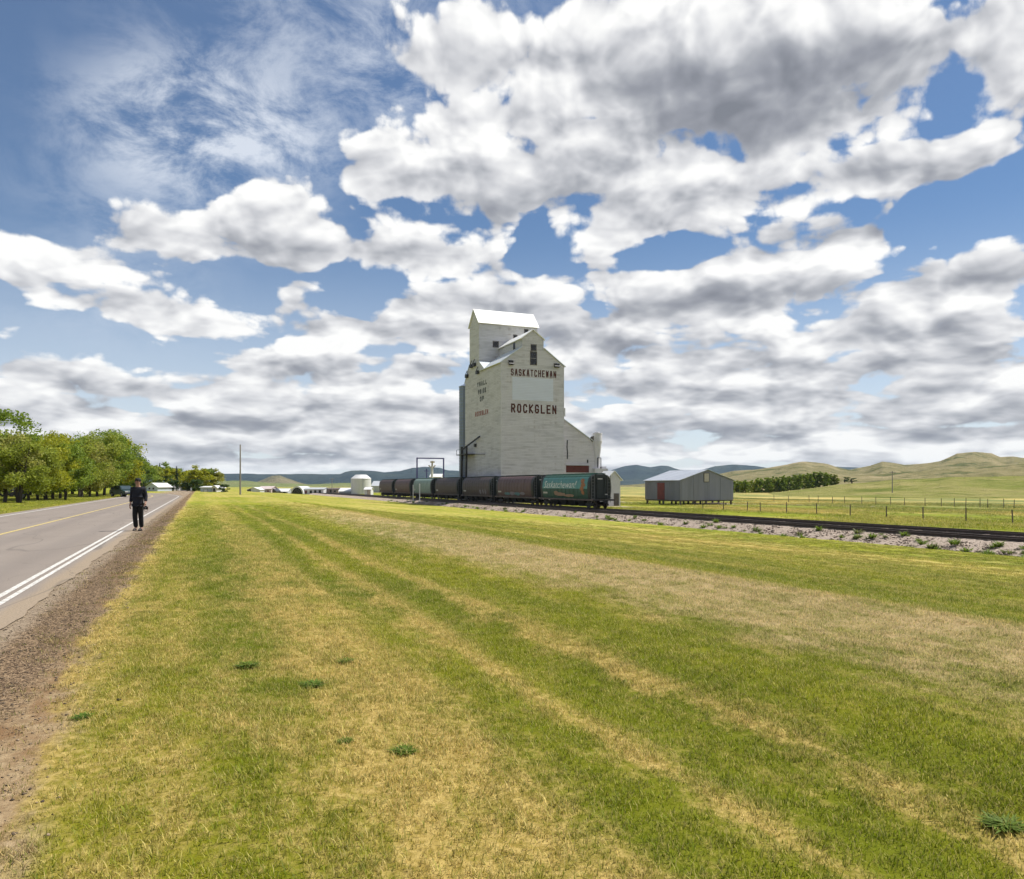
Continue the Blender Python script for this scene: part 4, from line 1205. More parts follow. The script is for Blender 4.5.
# ---------------------------------------------------------------- poles
M_POLE = paint('weathered_pole', (.27, .25, .23), .9, .3, 1.0, stretch=(1, 1, .2))
def pole(px, zc, pyt, label, arms=1, r=.15):
    p = wp(px, zc); p.z = gzf(p.x, p.y)
    H = CAMH + (HOR - pyt) / FPX * zc - p.z
    t = thing('utility_pole', label, 'utility pole', p, rz=-math.atan2(SN, CS))
    mb = MB(); mb.tube((0, 0, -.3), (0, 0, H), r, r * .65, 10); mb.build('pole', M_POLE, t)
    for k in range(arms):
        z = H - .45 - k * .9
        mb = MB(); mb.bar((-.95, -.14, z), (.95, -.14, z), .1, .12); a = mb.build('crossarm', M_POLE, t)
        for x in (-.8, -.3, .3, .8):
            mb = MB(); mb.lathe([(.05, z + .06), (.06, z + .12), (.035, z + .22)], 8, (x, -.14, 0)); mb.build('insulator', M_PLAC, a)
    return t
pole(240.3, 118, 444.5, 'tall wooden utility pole standing alone on the mown grass', 0, .14)
pole(892.3, 215, 471, 'wooden utility pole with crossarm in the pasture', 1)
pole(332, 300, 478, 'thin distant utility pole above the brown building', 1, .13)

# white marker posts in front of the train
M_WHITE = paint('white_post_paint', (.62, .62, .60), .7, .15, 3.0)
for px, pyt, lab in ((413.2, 485.5, 'slim white marker post at the track, left of two'), (419.6, 484.5, 'slim white marker post at the track, right of two')):
    x = 40.9; y = y_at(px, x)
    zt = z_at(pyt, x, y); z0 = -1.85
    t = thing('marker_post', lab, 'post', (x, y, z0), group=None)
    mb = MB(); mb.tube((0, 0, -.3), (0, 0, zt - z0), .10, .10, 8); mb.build('shaft', M_WHITE, t)
    mb = MB(); mb.lathe([(.14, 0), (.14, .05), (.02, .16)], 8, (0, 0, zt - z0)); mb.build('cap', M_WHITE, t)
    mb = MB(); mb.lathe([(.3, -.3), (.3, .12), (.11, .2)], 8); mb.build('footing', M_PLAC, t)

# blue-violet steel portal behind the train and the pale mast beside it
M_VIOLET = paint('violet_steel', (.08, .07, .24), .6, .25, 1.0)
fx0, fx1, fy = 52.6, 60.6, y_at(417, 52.6)
zt = z_at(458.8, 55, fy)
g0 = gzf(55, fy)
t = thing('steel_portal', 'tall blue violet steel portal frame behind the train', 'portal frame', (fx0, fy, g0))
w_ = wp(444, depth(58, fy)).x - fx0
w_ = (lambda r: (r * CS * fy + SN * fy) / (CS - r * SN))((443.6 - CX) / FPX) - fx0
for x in (0, w_):
    mb = MB(); mb.bar((x, 0, -.2), (x, 0, zt - g0), .3, .3); mb.build('column', M_VIOLET, t)
mb = MB(); mb.bar((-.15, 0, zt - g0 + .15), (w_ + .15, 0, zt - g0 + .15), .3, .3); mb.build('beam', M_VIOLET, t)
mb = MB(); mb.bar((w_ * .38, .5, zt - g0 - 6), (w_ * .38, .5, zt - g0 - 2.6), .22); mb.bar((w_ * .28, .5, zt - g0 - 3.2), (w_ * .48, .5, zt - g0 - 3.2), .2); mb.build('hoist', M_VIOLET, t)
p = wp(432, 215); p.z = gzf(p.x, p.y)
t = thing('loudspeaker_mast', 'pale mast with tan arms seen through the violet portal', 'mast', p, rz=-math.atan2(SN, CS))
H = CAMH + (HOR - 461) / FPX * 215 - p.z
M_MAST = paint('tan_mast', (.42, .36, .24), .7, .25, 1.5)
mb = MB(); mb.tube((0, 0, 0), (0, 0, H - 1.6), .36, .34, 10); mb.build('shaft', M_WHITE, t)
mb = MB()
for s in (-1, 1): mb.bar((0, 0, H - 2.2), (s * .95, 0, H - 1.2), .3); 
mb.bar((0, 0, H - 2.0), (0.1, 0, H), .42, .42); mb.box(-.5, .75, -.25, .25, H - .5, H - .1); mb.build('arm', M_MAST, t)

# ---------------------------------------------------------------- far buildings across the valley
def house(name, label, cat, px0, px1, zc, pye, pyr, wallc, roofc, dpt=8.0, ridge='across', windows=(), pyb=None, rot=None, group=None):
    """gabled building facing the camera; ridge 'across' = eaves side seen, 'toward' = gable end seen"""
    c = wp((px0 + px1) / 2, zc); c.z = gzf(c.x, c.y) if pyb is None else CAMH + (HOR - pyb) / FPX * zc
    k = zc / FPX; W = (px1 - px0) * k
    t = thing(name, label, cat, c, rz=-math.atan2(SN, CS) if rot is None else rot, group=group)
    ze = CAMH + (HOR - pye) * k - c.z; zr = CAMH + (HOR - pyr) * k - c.z
    mb = MB()
    if ridge == 'across': mb.prism([(0, -.5), (dpt, -.5), (dpt, ze), (dpt / 2, zr - .05), (0, ze)], -W / 2, W / 2, 'x')
    else: mb.prism([(-W / 2, -.5), (W / 2, -.5), (W / 2, ze), (0, zr - .05), (-W / 2, ze)], 0, dpt, 'y')
    mb.build('wall', wallc, t)
    o = .25
    for s in (0, 1):
        mb = MB()
        if ridge == 'across':
            sl = (zr - ze) / (dpt / 2)
            q = [(-W / 2 - o, -o, ze - o * sl), (W / 2 + o, -o, ze - o * sl), (W / 2 + o, dpt / 2, zr), (-W / 2 - o, dpt / 2, zr)] if s == 0 else [(W / 2 + o, dpt + o, ze - o * sl), (-W / 2 - o, dpt + o, ze - o * sl), (-W / 2 - o, dpt / 2, zr), (W / 2 + o, dpt / 2, zr)]
        else:
            sl = (zr - ze) / (W / 2)
            q = [(-W / 2 - o, dpt + o, ze - o * sl), (-W / 2 - o, -o, ze - o * sl), (0, -o, zr), (0, dpt + o, zr)] if s == 0 else [(W / 2 + o, -o, ze - o * sl), (W / 2 + o, dpt + o, ze - o * sl), (0, dpt + o, zr), (0, -o, zr)]
        mb.slab(q, .12); mb.build('roof', roofc, t)
    for (a, b_, c0, c1, kind, mt) in windows:      # px range, py range
        x0, x1 = (a - (px0 + px1) / 2) * k, (b_ - (px0 + px1) / 2) * k
        z0, z1 = CAMH + (HOR - c1) * k - c.z, CAMH + (HOR - c0) * k - c.z
        f = MB(); f.box(x0 - .08, x1 + .08, -.05, .02, max(z0 - .08, 0), z1 + .08); fo = f.build(kind, M_DARKTRIM if kind == 'door' else M_WTRIM, t)
        p_ = MB(); p_.box(x0, x1, -.09, -.05, max(z0, .0), z1); p_.build('pane' if kind == 'window' else 'leaf', mt, fo)
    return t
M_PINK = paint('pale_pink_wall', (.46, .38, .37), .8, .15, .4)
M_WWALL = paint('white_wall', (.58, .58, .58), .8, .12, .4)
M_GWALL = paint('grey_wall', (.38, .40, .42), .8, .15, .4)
M_BWALL = paint('pale_blue_wall', (.42, .47, .53), .8, .12, .4)
M_BROWNW = paint('brown_wall', (.24, .19, .165), .85, .2, .4)
M_WROOF = paint('white_roof', (.60, .60, .60), .6, .1, .3)
M_GROOF = paint('grey_roof', (.36, .38, .40), .6, .15, .3)
M_BRROOF = paint('brown_roof', (.10, .075, .062), .8, .2, .3)
M_GREENROOF = paint('pale_green_roof', (.40, .50, .46), .6, .1, .3)
M_DKRED = paint('dark_red_window', (.15, .05, .055), .5, .3, 1.0)
D_ = 300
house('white_building', 'white gabled building with one dark bay at far left of the valley', 'building', 247, 260, D_, 490, 487.5, M_WWALL, M_WROOF, 10, 'toward', [(247.6, 250.8, 489.4, 492.6, 'door', M_DARKGLASS)])
house('pink_building', 'pale pink long building with dark red windows', 'building', 258, 271, D_ + 6, 489, 486.4, M_PINK, M_PINK, 9, 'across', [(258.4, 261.4, 489.2, 491.9, 'window', M_DKRED), (262.2, 265.2, 489.2, 491.9, 'window', M_DKRED), (267, 269, 490.2, 492, 'window', M_DKRED)])
house('low_white_building', 'low white roofed building with a black gable end', 'building', 274.5, 287.5, D_ + 15, 491.6, 488.8, M_GWALL, M_WROOF, 8, 'across', [(278, 280.5, 492, 493.4, 'window', M_DARKGLASS), (283, 286, 491.9, 493.4, 'window', M_DARKGLASS)])
house('black_lean_to', 'small black lean-to against the low white building', 'shed', 271.5, 275.5, D_ + 8, 491, 489, M_DARKTRIM, M_DARKGLASS, 6, 'toward')
house('white_row_building', 'long white building with four dark arched doors', 'building', 303, 323.5, D_, 489.4, 487.8, M_WWALL, M_GROOF, 9, 'across', [(304.8, 307, 490.6, 493.4, 'door', M_DKRED), (309.8, 311.8, 490.6, 493.4, 'door', M_DARKGLASS), (314.2, 316.2, 490.4, 493.6, 'door', M_DARKGLASS), (318.8, 320.8, 490.4, 493.6, 'door', M_DARKGLASS)])
house('brown_building', 'brown building with a dark flat looking roof next to the white row', 'building', 324, 338, D_ + 5, 489.4, 488, M_BROWNW, M_BRROOF, 9, 'across', [(330.2, 332, 490, 494, 'door', M_DARKGLASS), (334, 336, 490.4, 492.2, 'window', M_DARKGLASS)])
house('white_workshop', 'small white workshop with grey front left of the tank', 'building', 339, 351.6, D_ - 15, 491.4, 488.2, M_GWALL, M_WROOF, 7, 'across', [(344.6, 350.6, 491.6, 494.6, 'door', M_GWALL)])
house('tank_shed', 'little white shed in front of the big white tank', 'shed', 364.4, 370.6, 255, 489.6, 487.4, M_WWALL, M_WROOF, 5, 'across', [(367.6, 370.2, 490, 495, 'door', M_PINK)])
house('grey_roofed_barn', 'grey roofed barn behind the farthest rail car', 'barn', 371.5, 388, 330, 486, 481.2, M_GWALL, M_GROOF, 12, 'across')
house('white_roofed_store', 'white roofed store under the pale mast', 'building', 430, 441, 260, 477, 474.0, M_WWALL, M_WROOF, 8, 'across')
# quonset
c = wp(297, D_ - 2); c.z = gzf(c.x, c.y)
t = thing('quonset_hut', 'white arched quonset hut with a black open end', 'hut', c, rz=-math.atan2(SN, CS))
k = D_ / FPX; R_ = 6.4 * k; Hq = CAMH + (HOR - 486.2) * k - c.z
arc = [(R_ * math.cos(a), Hq * math.sin(a)) for a in np.linspace(0, math.pi, 15)]
mb = MB(); mb.prism(arc, 0, 14); mb.build('shell', M_WROOF, t)
mb = MB(); mb.prism([(x * .8, z * .82) for x, z in arc], -.06, .02); mb.build('opening', M_DARKGLASS, t)
# white tank
c = wp(361, 285); c.z = gzf(c.x, c.y); k = 285 / FPX
t = thing('white_tank', 'big white round tank with a low conical roof left of the train', 'tank', c)
R_ = 9.9 * k; Ht = CAMH + (HOR - 478.6) * k - c.z; Hp = CAMH + (HOR - 474.6) * k - c.z
M_TANK = paint('white_tank_steel', (.60, .60, .59), .6, .15, .6, stretch=(1, 1, .15))
for i in range(4):
    mb = MB(); mb.lathe([(R_ + .01 * (i % 2), -.3 + (Ht + .3) * i / 4), (R_ + .01 * (i % 2), -.3 + (Ht + .3) * (i + 1) / 4)], 24, caps=False); mb.build('wall_ring', M_TANK, t)
mb = MB(); mb.lathe([(R_ + .12, Ht), (R_ * .55, Hp - .05), (R_ * .12, Hp), (.02, Hp + .03)], 24, caps=True); mb.build('tank_roof', M_WROOF, t)
mb = MB()
for s in (-.2, .2): mb.bar((s, -R_ - .12, 0), (s, -R_ - .12, Ht), .05)
for q in range(12): mb.bar((-.2, -R_ - .12, .4 + q * .5), (.2, -R_ - .12, .4 + q * .5), .04)
mb.build('ladder', M_GWALL, t)

# town end of the road
house('white_garage', 'small white garage at the end of the road beside the round green trees', 'garage', 200.5, 212, 175, 487.6, 486.6, M_BWALL, M_WROOF, 6, 'across', [(204, 207.5, 489.4, 492.4, 'door', M_WWALL)], pyb=493.4)
house('white_annex', 'narrow white annex on the right of the small garage', 'shed', 212.2, 216.6, 174, 487.6, 485.8, M_WWALL, M_WROOF, 5, 'toward', [(213.4, 215, 488.6, 493, 'door', M_DARKGLASS)], pyb=493.4)
house('pale_blue_house', 'pale blue house with white roof half hidden behind the walking man', 'house', 146.5, 157.5, 190, 487, 483.2, M_BWALL, M_WROOF, 8, 'toward', [(148.6, 150.4, 487.6, 489.4, 'window', M_DARKGLASS), (152.6, 154.4, 487.6, 489.4, 'window', M_DARKGLASS)], pyb=491.2)
house('green_roofed_house', 'house with pale green roof among the town trees', 'house', 180.5, 190, 215, 485.2, 481.6, M_GWALL, M_GREENROOF, 8, 'across', [(183, 185, 486, 488.5, 'window', M_DARKGLASS)], pyb=490.6)
house('small_white_house', 'small white house low among the dark town trees', 'house', 163.5, 169.5, 215, 487, 485.0, M_WWALL, M_WROOF, 7, 'across', pyb=490.8)

# ---------------------------------------------------------------- parked cars
def car(label, loc, rz, col, mname):
    body = paint(mname, col, .3, .12, 2.0)
    glass = paint('car_glass', (.05, .07, .08), .12, .2, 1.0)
    tyre = paint('tyre_rubber', (.018, .018, .018), .9, .2, 4.0)
    rim = paint('wheel_rim', (.30, .30, .31), .4, .2, 4.0, metal=.6)
    lamp = paint('head_lamp', (.55, .55, .52), .2, .1, 4.0)
    t = thing('parked_car', label, 'car', loc, rz)
    # body section along y (front at -y), rounded in plan by insets
    low = [(-2.2, .35), (-2.25, .62), (-2.15, .82), (-1.1, .98), (1.55, 1.02), (2.15, .98), (2.25, .65), (2.2, .35)]
    mb = MB()
    rows = []
    for x, s, dz in ((-.88, .965, -.05), (-.82, 1, 0), (.82, 1, 0), (.88, .965, -.05)):
        rows.append([(x, y * s, .35 + (z - .35) * (1 if abs(x) < .85 else .9)) for y, z in low])
    n = len(low); vs = [p for r in rows for p in r]
    fs = [(i * n + k, i * n + (k + 1) % n, (i + 1) * n + (k + 1) % n, (i + 1) * n + k) for i in range(3) for k in range(n)] + [tuple(range(n)), tuple(range(4 * n - 1, 3 * n - 1, -1))]
    mb.add(vs, fs); bo = mb.build('body', body, t)
    cab = [(-1.15, .96), (-.45, 1.46), (1.0, 1.48), (1.75, 1.0)]
    mb = MB(); vs = [(x * (.80 if z < 1.2 else .64), y, z) for x in (-1, 1) for y, z in cab]
    mb.add(vs, [(0, 1, 2, 3), (7, 6, 5, 4), (0, 4, 5, 1), (1, 5, 6, 2), (2, 6, 7, 3), (3, 7, 4, 0)]); mb.build('cabin', body, t)
    mb = MB(); mb.slab([(-.70, -1.12, 1.02), (.70, -1.12, 1.02), (.58, -.52, 1.43), (-.58, -.52, 1.43)], .015); mb.build('windscreen', glass, t)
    for s in (-1, 1):
        q = [(s * .79, -.85, 1.03), (s * .79, 1.35, 1.04), (s * .665, .95, 1.42), (s * .665, -.4, 1.41)]
        if s > 0: q = [q[0], q[1], q[2], q[3]]
        else: q = [q[1], q[0], q[3], q[2]]
        mb = MB(); mb.slab(q, .02); mb.build('side_window', glass, t)
        mb = MB(); mb.box(s * .62 - .16, s * .62 + .16, -2.26, -2.16, .62, .76); mb.build('headlight', lamp, t)
        for y in (-1.4, 1.35):
            mb = MB(); mb.tube((s * .70, y, .33), (s * .90, y, .33), .33, .33, 18); w = mb.build('wheel', tyre, t)
            mb = MB(); mb.tube((s * .90, y, .33), (s * .91, y, .33), .2, .18, 12); mb.build('rim', rim, w)
    mb = MB(); mb.box(-.85, .85, -2.3, -2.18, .38, .56); mb.build('bumper', M_PIPE, t)
    return t
p = wp(123.5, 100); car('dark teal parked car under the trees, left of the walking man', (p.x, p.y, gzf(p.x, p.y)), .5, (.03, .06, .065), 'teal_car_paint')
p = wp(5, 78); car('dark parked car in the shade of the leftmost trees', (p.x, p.y, gzf(p.x, p.y)), -1.2, (.022, .022, .028), 'dark_car_paint')

# ================================================================ trees
def leaf_mat(name, col, var=.35, trans=.42):
    m, nt, b = newmat(name)
    P = gpos(nt)
    g = nt.nodes.new('ShaderNodeNewGeometry'); ri = S(nt, g.outputs['Random Per Island'])
    n = noise(nt, P, .9, 3.0, .6)
    k = ri * .55 + n * .45
    dk = tuple(c * (1 - var) for c in col); lt = (min(1, col[0] * (1 + var * 1.1)), min(1, col[1] * (1 + var * .8)), col[2] * (1 + var * .3))
    c = ramp(nt, k, [(.2, dk), (.5, col), (.8, lt)])
    setc(nt, b, 'Base Color', c); b.inputs['Roughness'].default_value = .6
    b.inputs['Specular IOR Level'].default_value = .25
    tr = nt.nodes.new('ShaderNodeBsdfTranslucent'); nt.links.new(c.k, tr.inputs[0])
    mx = nt.nodes.new('ShaderNodeMixShader'); mx.inputs[0].default_value = trans
    nt.links.new(b.outputs[0], mx.inputs[1]); nt.links.new(tr.outputs[0], mx.inputs[2])
    nt.links.new(mx.outputs[0], nt.nodes['Material Output'].inputs[0])
    return m
L_YEL = leaf_mat('yellow_green_leaves', (.34, .36, .03))
L_OLV = leaf_mat('olive_leaves', (.26, .31, .04))
L_TAN = leaf_mat('budding_tan_leaves', (.33, .34, .08))
L_GRN = leaf_mat('green_leaves', (.20, .28, .035))
L_DRK = leaf_mat('dark_green_leaves', (.07, .12, .032))
L_SPR = leaf_mat('spruce_needles', (.018, .038, .020), trans=.1)
M_BARK = paint('bark', (.060, .047, .038), .95, .4, 3.0, stretch=(1, 1, .4))

def leaves(pts, size, rg):
    """one small quad per point, turned at random"""
    n = len(pts)
    d = rg.normal(0, 1, (n, 3)); d /= np.linalg.norm(d, axis=1)[:, None]
    e = np.cross(d, rg.normal(0, 1, (n, 3))); e /= np.linalg.norm(e, axis=1)[:, None]
    s = size * rg.uniform(.6, 1.35, n)[:, None]
    v = np.stack([pts - d * s, pts + e * s * .55, pts + d * s, pts - e * s * .55], 1).reshape(-1, 3)
    return v, np.arange(4 * n).reshape(-1, 4)

def tree_mesh(seed, H=8.0, spread=3.2, base=.22, n=5200, leaf=.13, stems=2, clumps=46, tall=1.0):
    """a broad tree: forked trunk, limbs, leaf clumps of unequal size round the limb ends"""
    rg = np.random.default_rng(seed); r = random.Random(seed)
    tk = MB(); tips = []
    for s in range(stems):
        a = r.uniform(0, 6.28); lean = r.uniform(.05, .16) if stems > 1 else .03
        pts = [Vector((math.cos(a) * .12 * (stems > 1), math.sin(a) * .12 * (stems > 1), -.3))]; rad = [.13 if stems > 1 else .16]
        segs = 6
        for k in range(1, segs + 1):
            q = k / segs
            pts.append(Vector((math.cos(a) * lean * H * q + r.uniform(-.12, .12), math.sin(a) * lean * H * q + r.uniform(-.12, .12), H * .82 * q))); rad.append(rad[0] * (1 - .85 * q))
        tk.path(pts, rad, 7)
        for b_ in range(9):
            q = r.uniform(base + .05, .95); k = min(segs - 1, int(q * segs)); o = pts[k].lerp(pts[k + 1], q * segs - k)
            aa = r.uniform(0, 6.28); L = spread * (1.05 - .55 * q) * r.uniform(.6, 1.1)
            mid = o + Vector((math.cos(aa) * L * .5, math.sin(aa) * L * .5, L * .22)); end = o + Vector((math.cos(aa) * L, math.sin(aa) * L, L * r.uniform(.2, .7)))
            tk.path([o, mid, end], [.07, .045, .015], 5); tips += [mid, end, o.lerp(end, .8)]
    cl = []
    for t in tips:
        if t.z > H * base: cl.append(t)
    while len(cl) < clumps:
        u = rg.normal(0, 1, 3); u /= np.linalg.norm(u); rr = r.uniform(.45, 1.0) ** .6
        cz = H * (base + 1) / 2; hz = H * (1 - base) / 2
        cl.append(Vector((u[0] * spread * rr, u[1] * spread * rr, cz + u[2] * hz * rr * tall)))
    w = rg.uniform(.4, 1.6, len(cl)); cnt = (w / w.sum() * n).astype(int)
    P_ = []
    for c, k in zip(cl, cnt):
        sg = r.uniform(.28, .62) * spread / 3
        q = rg.normal(0, 1, (k, 3)); q /= (np.linalg.norm(q, axis=1)[:, None] + 1e-6); q *= (rg.uniform(0, 1, k)[:, None] ** .45) * sg * 1.7
        q[:, 2] *= .8
        P_.append(np.array(c) + q)
    v, f = leaves(np.concatenate(P_), leaf, rg)
    return tk, v, f

def spruce_mesh(seed, H=12.0, R=2.2, n=4200):
    rg = np.random.default_rng(seed); r = random.Random(seed)
    tk = MB(); tk.tube((0, 0, -.3), (0, 0, H * .96), .2, .02, 7)
    P_ = []; t = .08
    while t < .98:
        L = R * (1 - t) ** .85 * r.uniform(.8, 1.1) + .1
        for k in range(7):
            a = r.uniform(0, 6.28); z = H * (t + r.uniform(-.015, .015)); ll = L * r.uniform(.65, 1.1)
            m_ = int(n / 190 * (.3 + ll / R))
            s = rg.uniform(.1, 1, m_)
            P_.append(np.stack([np.cos(a) * s * ll, np.sin(a) * s * ll, z - s * ll * .35], 1) + rg.normal(0, .11, (m_, 3)))
        t += .036
    v, f = leaves(np.concatenate(P_), .15, rg)
    return tk, v, f

PROTO = {}
def proto_tree(key, made):
    tk, v, f = made
    me = bpy.data.meshes.new('trunk'); me.from_pydata(tk.v, [], tk.f); me.materials.append(M_BARK)
    o = npmesh('crown', v, f, L_GRN); cm = o.data
    bpy.data.objects.remove(o)
    PROTO[key] = (me, cm)
for i in range(4): proto_tree('broad%d' % i, tree_mesh(100 + i, 8, 3.1, .11, 11500, .115, stems=1 + i % 3, clumps=85))
for i in range(2): proto_tree('poplar%d' % i, tree_mesh(200 + i, 10, 2.1, .0, 3600, .34, stems=1, clumps=60))
for i in range(2): proto_tree('far%d' % i, tree_mesh(300 + i, 8, 3.4, .06, 4200, .24, stems=1, clumps=60))
proto_tree('spruce', spruce_mesh(5))
proto_tree('shrub', tree_mesh(400, 2.4, 1.2, .02, 900, .12, stems=1, clumps=18))

def tree(key, label, px, zc, H, leafm, cat='tree', wide=1.0, group=None, name='tree', z=None, x=None):
    tm, cm = PROTO[key]
    if x is not None: y = y_at(px, x); p = Vector((x, y, 0))
    else: p = wp(px, zc)
    p.z = (gzf(p.x, p.y) if z is None else z) - .05
    t = thing(name, label, cat, p, RNG.uniform(0, 6.28), group)
    nat = {'broad': 8.6, 'poplar': 10.6, 'far': 8.6, 'spruce': 12.0, 'shrub': 2.6}[key.rstrip('0123456789')]
    s = H / nat
    t.scale = (s * wide, s * wide * RNG.uniform(.92, 1.08), s)
    a = bpy.data.objects.new('trunk', tm); COL.objects.link(a); a.parent = t
    c = bpy.data.objects.new('crown', cm); COL.objects.link(c); c.parent = t
    c.material_slots[0].link = 'OBJECT'; c.material_slots[0].material = leafm
    return t

# row of trees along the left side of the road
ROW = [  # px of trunk, depth, height, prototype, leaves, label
 (-14, 66, 9.4, 'broad3', L_GRN, 'tall green tree cut by the left edge of the picture'),
 (6, 63, 6.6, 'broad1', L_TAN, 'pale budding tan tree, first of the roadside row from the left'),
 (19, 62, 6.0, 'broad2', L_OLV, 'olive budding tree, second of the roadside row from the left'),
 (29, 70, 6.3, 'broad0', L_OLV, 'slim olive tree, third of the roadside row from the left'),
 (37, 72, 6.6, 'broad1', L_YEL, 'yellow green tree, fourth of the roadside row from the left'),
 (46, 74, 7.0, 'broad2', L_YEL, 'bright yellow green tree, fifth of the roadside row from the left'),
 (53, 78, 7.4, 'broad3', L_YEL, 'bright yellow green round tree in the middle of the roadside row'),
 (60, 82, 7.6, 'broad0', L_GRN, 'fresh green tree just left of the tan one in the row'),
 (66, 76, 6.2, 'broad1', L_GRN, 'low dense green tree with a bushy foot in the row'),
 (81, 92, 8.6, 'broad2', L_OLV, 'big olive tree with tan blossom tips in the row'),
 (90, 96, 7.6, 'broad3', L_TAN, 'tan blossoming tree near the right end of the row'),
 (97, 100, 9.2, 'broad1', L_OLV, 'tall olive green tree, third from the right end of the row'),
 (104, 108, 10.2, 'broad0', L_GRN, 'tall green tree, second from the right end of the row'),
 (114, 116, 10.6, 'broad2', L_YEL, 'tall yellow green tree closing the right end of the row'),
 (122, 126, 9.6, 'broad3', L_GRN, 'green tree behind the right end of the row, above the teal car'),
 (130, 140, 8.4, 'broad1', L_DRK, 'dark green tree behind the head of the walking man'),
]
for px, zc, H, k, lm, lab in ROW: tree(k, lab, px, zc, H, lm, wide=1.12, group='trees along the left side of the road')
# second, hidden depth of the row: darker trees behind
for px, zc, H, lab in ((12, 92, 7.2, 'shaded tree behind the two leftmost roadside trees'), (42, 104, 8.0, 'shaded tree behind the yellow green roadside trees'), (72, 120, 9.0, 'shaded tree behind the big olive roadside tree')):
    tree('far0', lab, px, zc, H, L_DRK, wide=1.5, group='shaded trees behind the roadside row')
# town trees at the end of the road
TOWN = [(143, 200, 7.6, 'far0', L_GRN, 'green town tree right of the walking man'), (151, 215, 8.2, 'far1', L_OLV, 'olive town tree behind the pale blue house'),
        (161, 230, 9.0, 'far0', L_GRN, 'green town tree below the small dark spire tree'), (170, 228, 7.6, 'far1', L_YEL, 'yellow green town tree left of the tall spruce'),
        (183, 236, 7.2, 'far0', L_GRN, 'green town tree behind the green roofed house'), (190, 205, 6.6, 'far1', L_YEL, 'bright green town tree left of the round one'),
        (198, 200, 7.2, 'far0', L_YEL, 'round bright green tree behind the white garage'), (206, 205, 7.0, 'far1', L_GRN, 'green tree above the white garage'),
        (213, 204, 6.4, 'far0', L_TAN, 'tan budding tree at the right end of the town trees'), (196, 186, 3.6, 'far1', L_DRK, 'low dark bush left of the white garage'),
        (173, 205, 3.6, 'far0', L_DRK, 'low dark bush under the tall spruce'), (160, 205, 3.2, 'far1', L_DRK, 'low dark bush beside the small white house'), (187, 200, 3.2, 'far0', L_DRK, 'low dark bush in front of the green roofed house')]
for px, zc, H, k, lm, lab in TOWN: tree(k, lab, px, zc, H, lm, wide=1.25, group='town trees at the end of the road', z=-.2)
tree('spruce', 'tall dark pointed spruce among the town trees', 176.5, 215, 7.4, L_SPR, wide=.9, name='spruce_tree', z=-.2)
tree('spruce', 'small dark spruce tip rising above the town trees', 159.8, 260, 9.6, L_SPR, wide=.8, name='spruce_tree', z=-.2)
tree('far1', 'dark bush standing alone right of the white garage', 224.5, 170, 2.6, L_DRK, wide=1.1, name='bush', cat='bush', z=-.5)
# shelter belt on the slope behind the grey shed
def lip(px): return float(np.interp(px, [640, 733, 780, 835, 900], [499.5, 498, 492, 485, 479.5]))
i = 0
px = 731.0
while px < 838:
    zc = 318 + RNG.uniform(-6, 14)
    zt = float(np.interp(px, [730, 745, 760, 775, 790, 805, 820, 838], [477, 479, 476.5, 475, 473.5, 471, 469.5, 473])) + RNG.uniform(-1.5, 1.5)
    zb = CAMH + (HOR - lip(px) - 1.2) / FPX * zc
    H = CAMH + (HOR - zt) / FPX * zc - zb
    lm = RNG.choice([L_GRN, L_GRN, L_GRN, L_YEL, L_OLV])
    tree('poplar%d' % (i % 2), 'slender green tree in the shelter belt on the slope right of the grey shed', px, zc, H, lm, wide=RNG.uniform(1.0, 1.3), group='shelter belt trees', z=zb)
    px += RNG.uniform(2.6, 4.4); i += 1
# hillside scrub
for px, py, zc in ((660, 495, 240), (668, 495, 250), (938, 474.5, 900), (978, 486, 330), (1005, 490, 300), (1018, 489, 300), (845, 481, 330), (852, 482, 330)):
    z = CAMH + (HOR - py) / FPX * zc
    tree('shrub', 'low dark shrub dotted on the hillside', px, zc, 1.6 * zc / 300 + .6, L_DRK, wide=2.2, cat='shrub', name='shrub', group='shrubs on the hillside', z=z - .3)

# ================================================================ weeds
def weed_mesh(seed, H=.5, n=40, lw=.05):
    r = random.Random(seed); mb = MB()
    for k in range(n):
        a = r.uniform(0, 6.28); L = H * r.uniform(.5, 1.1); o = Vector((r.uniform(-.25, .25) * H, r.uniform(-.25, .25) * H, 0)); d = Vector((math.cos(a), math.sin(a), 0))
        up = r.uniform(.5, 1.5); d2 = (d + Vector((0, 0, up))).normalized(); s = Vector((-d.y, d.x, 0)) * lw * r.uniform(.6, 1.3)
        p1 = o + d2 * L * .55; p2 = o + d2 * L + Vector((0, 0, -.12 * L)) + d * .15 * L
        mb.add([o - s * .3, o + s * .3, p1 + s, p1 - s, p2], [(0, 1, 2, 3), (3, 2, 4)])
    return mb
L_WEED = leaf_mat('weed_leaves', (.13, .20, .02)); L_WEED2 = leaf_mat('pale_weed_leaves', (.13, .16, .045)); L_WEEDB = leaf_mat('bright_weed_leaves', (.11, .19, .02))
WM = []
for k in range(4):
    o = weed_mesh(50 + k, .5, 46, .028).build('weed', L_WEED, fix=False); WM.append(o.data); bpy.data.objects.remove(o)
def weed(mesh, p, s, m, label, group, name='weed', cat='weed', flat=1.0):
    o = bpy.data.objects.new(name, mesh); COL.objects.link(o); o.location = p; o.scale = (s, s, s * flat); o.rotation_euler = (0, 0, RNG.uniform(0, 6.28))
    o.material_slots[0].link = 'OBJECT'; o.material_slots[0].material = m
    return tag(o, label, cat, group)
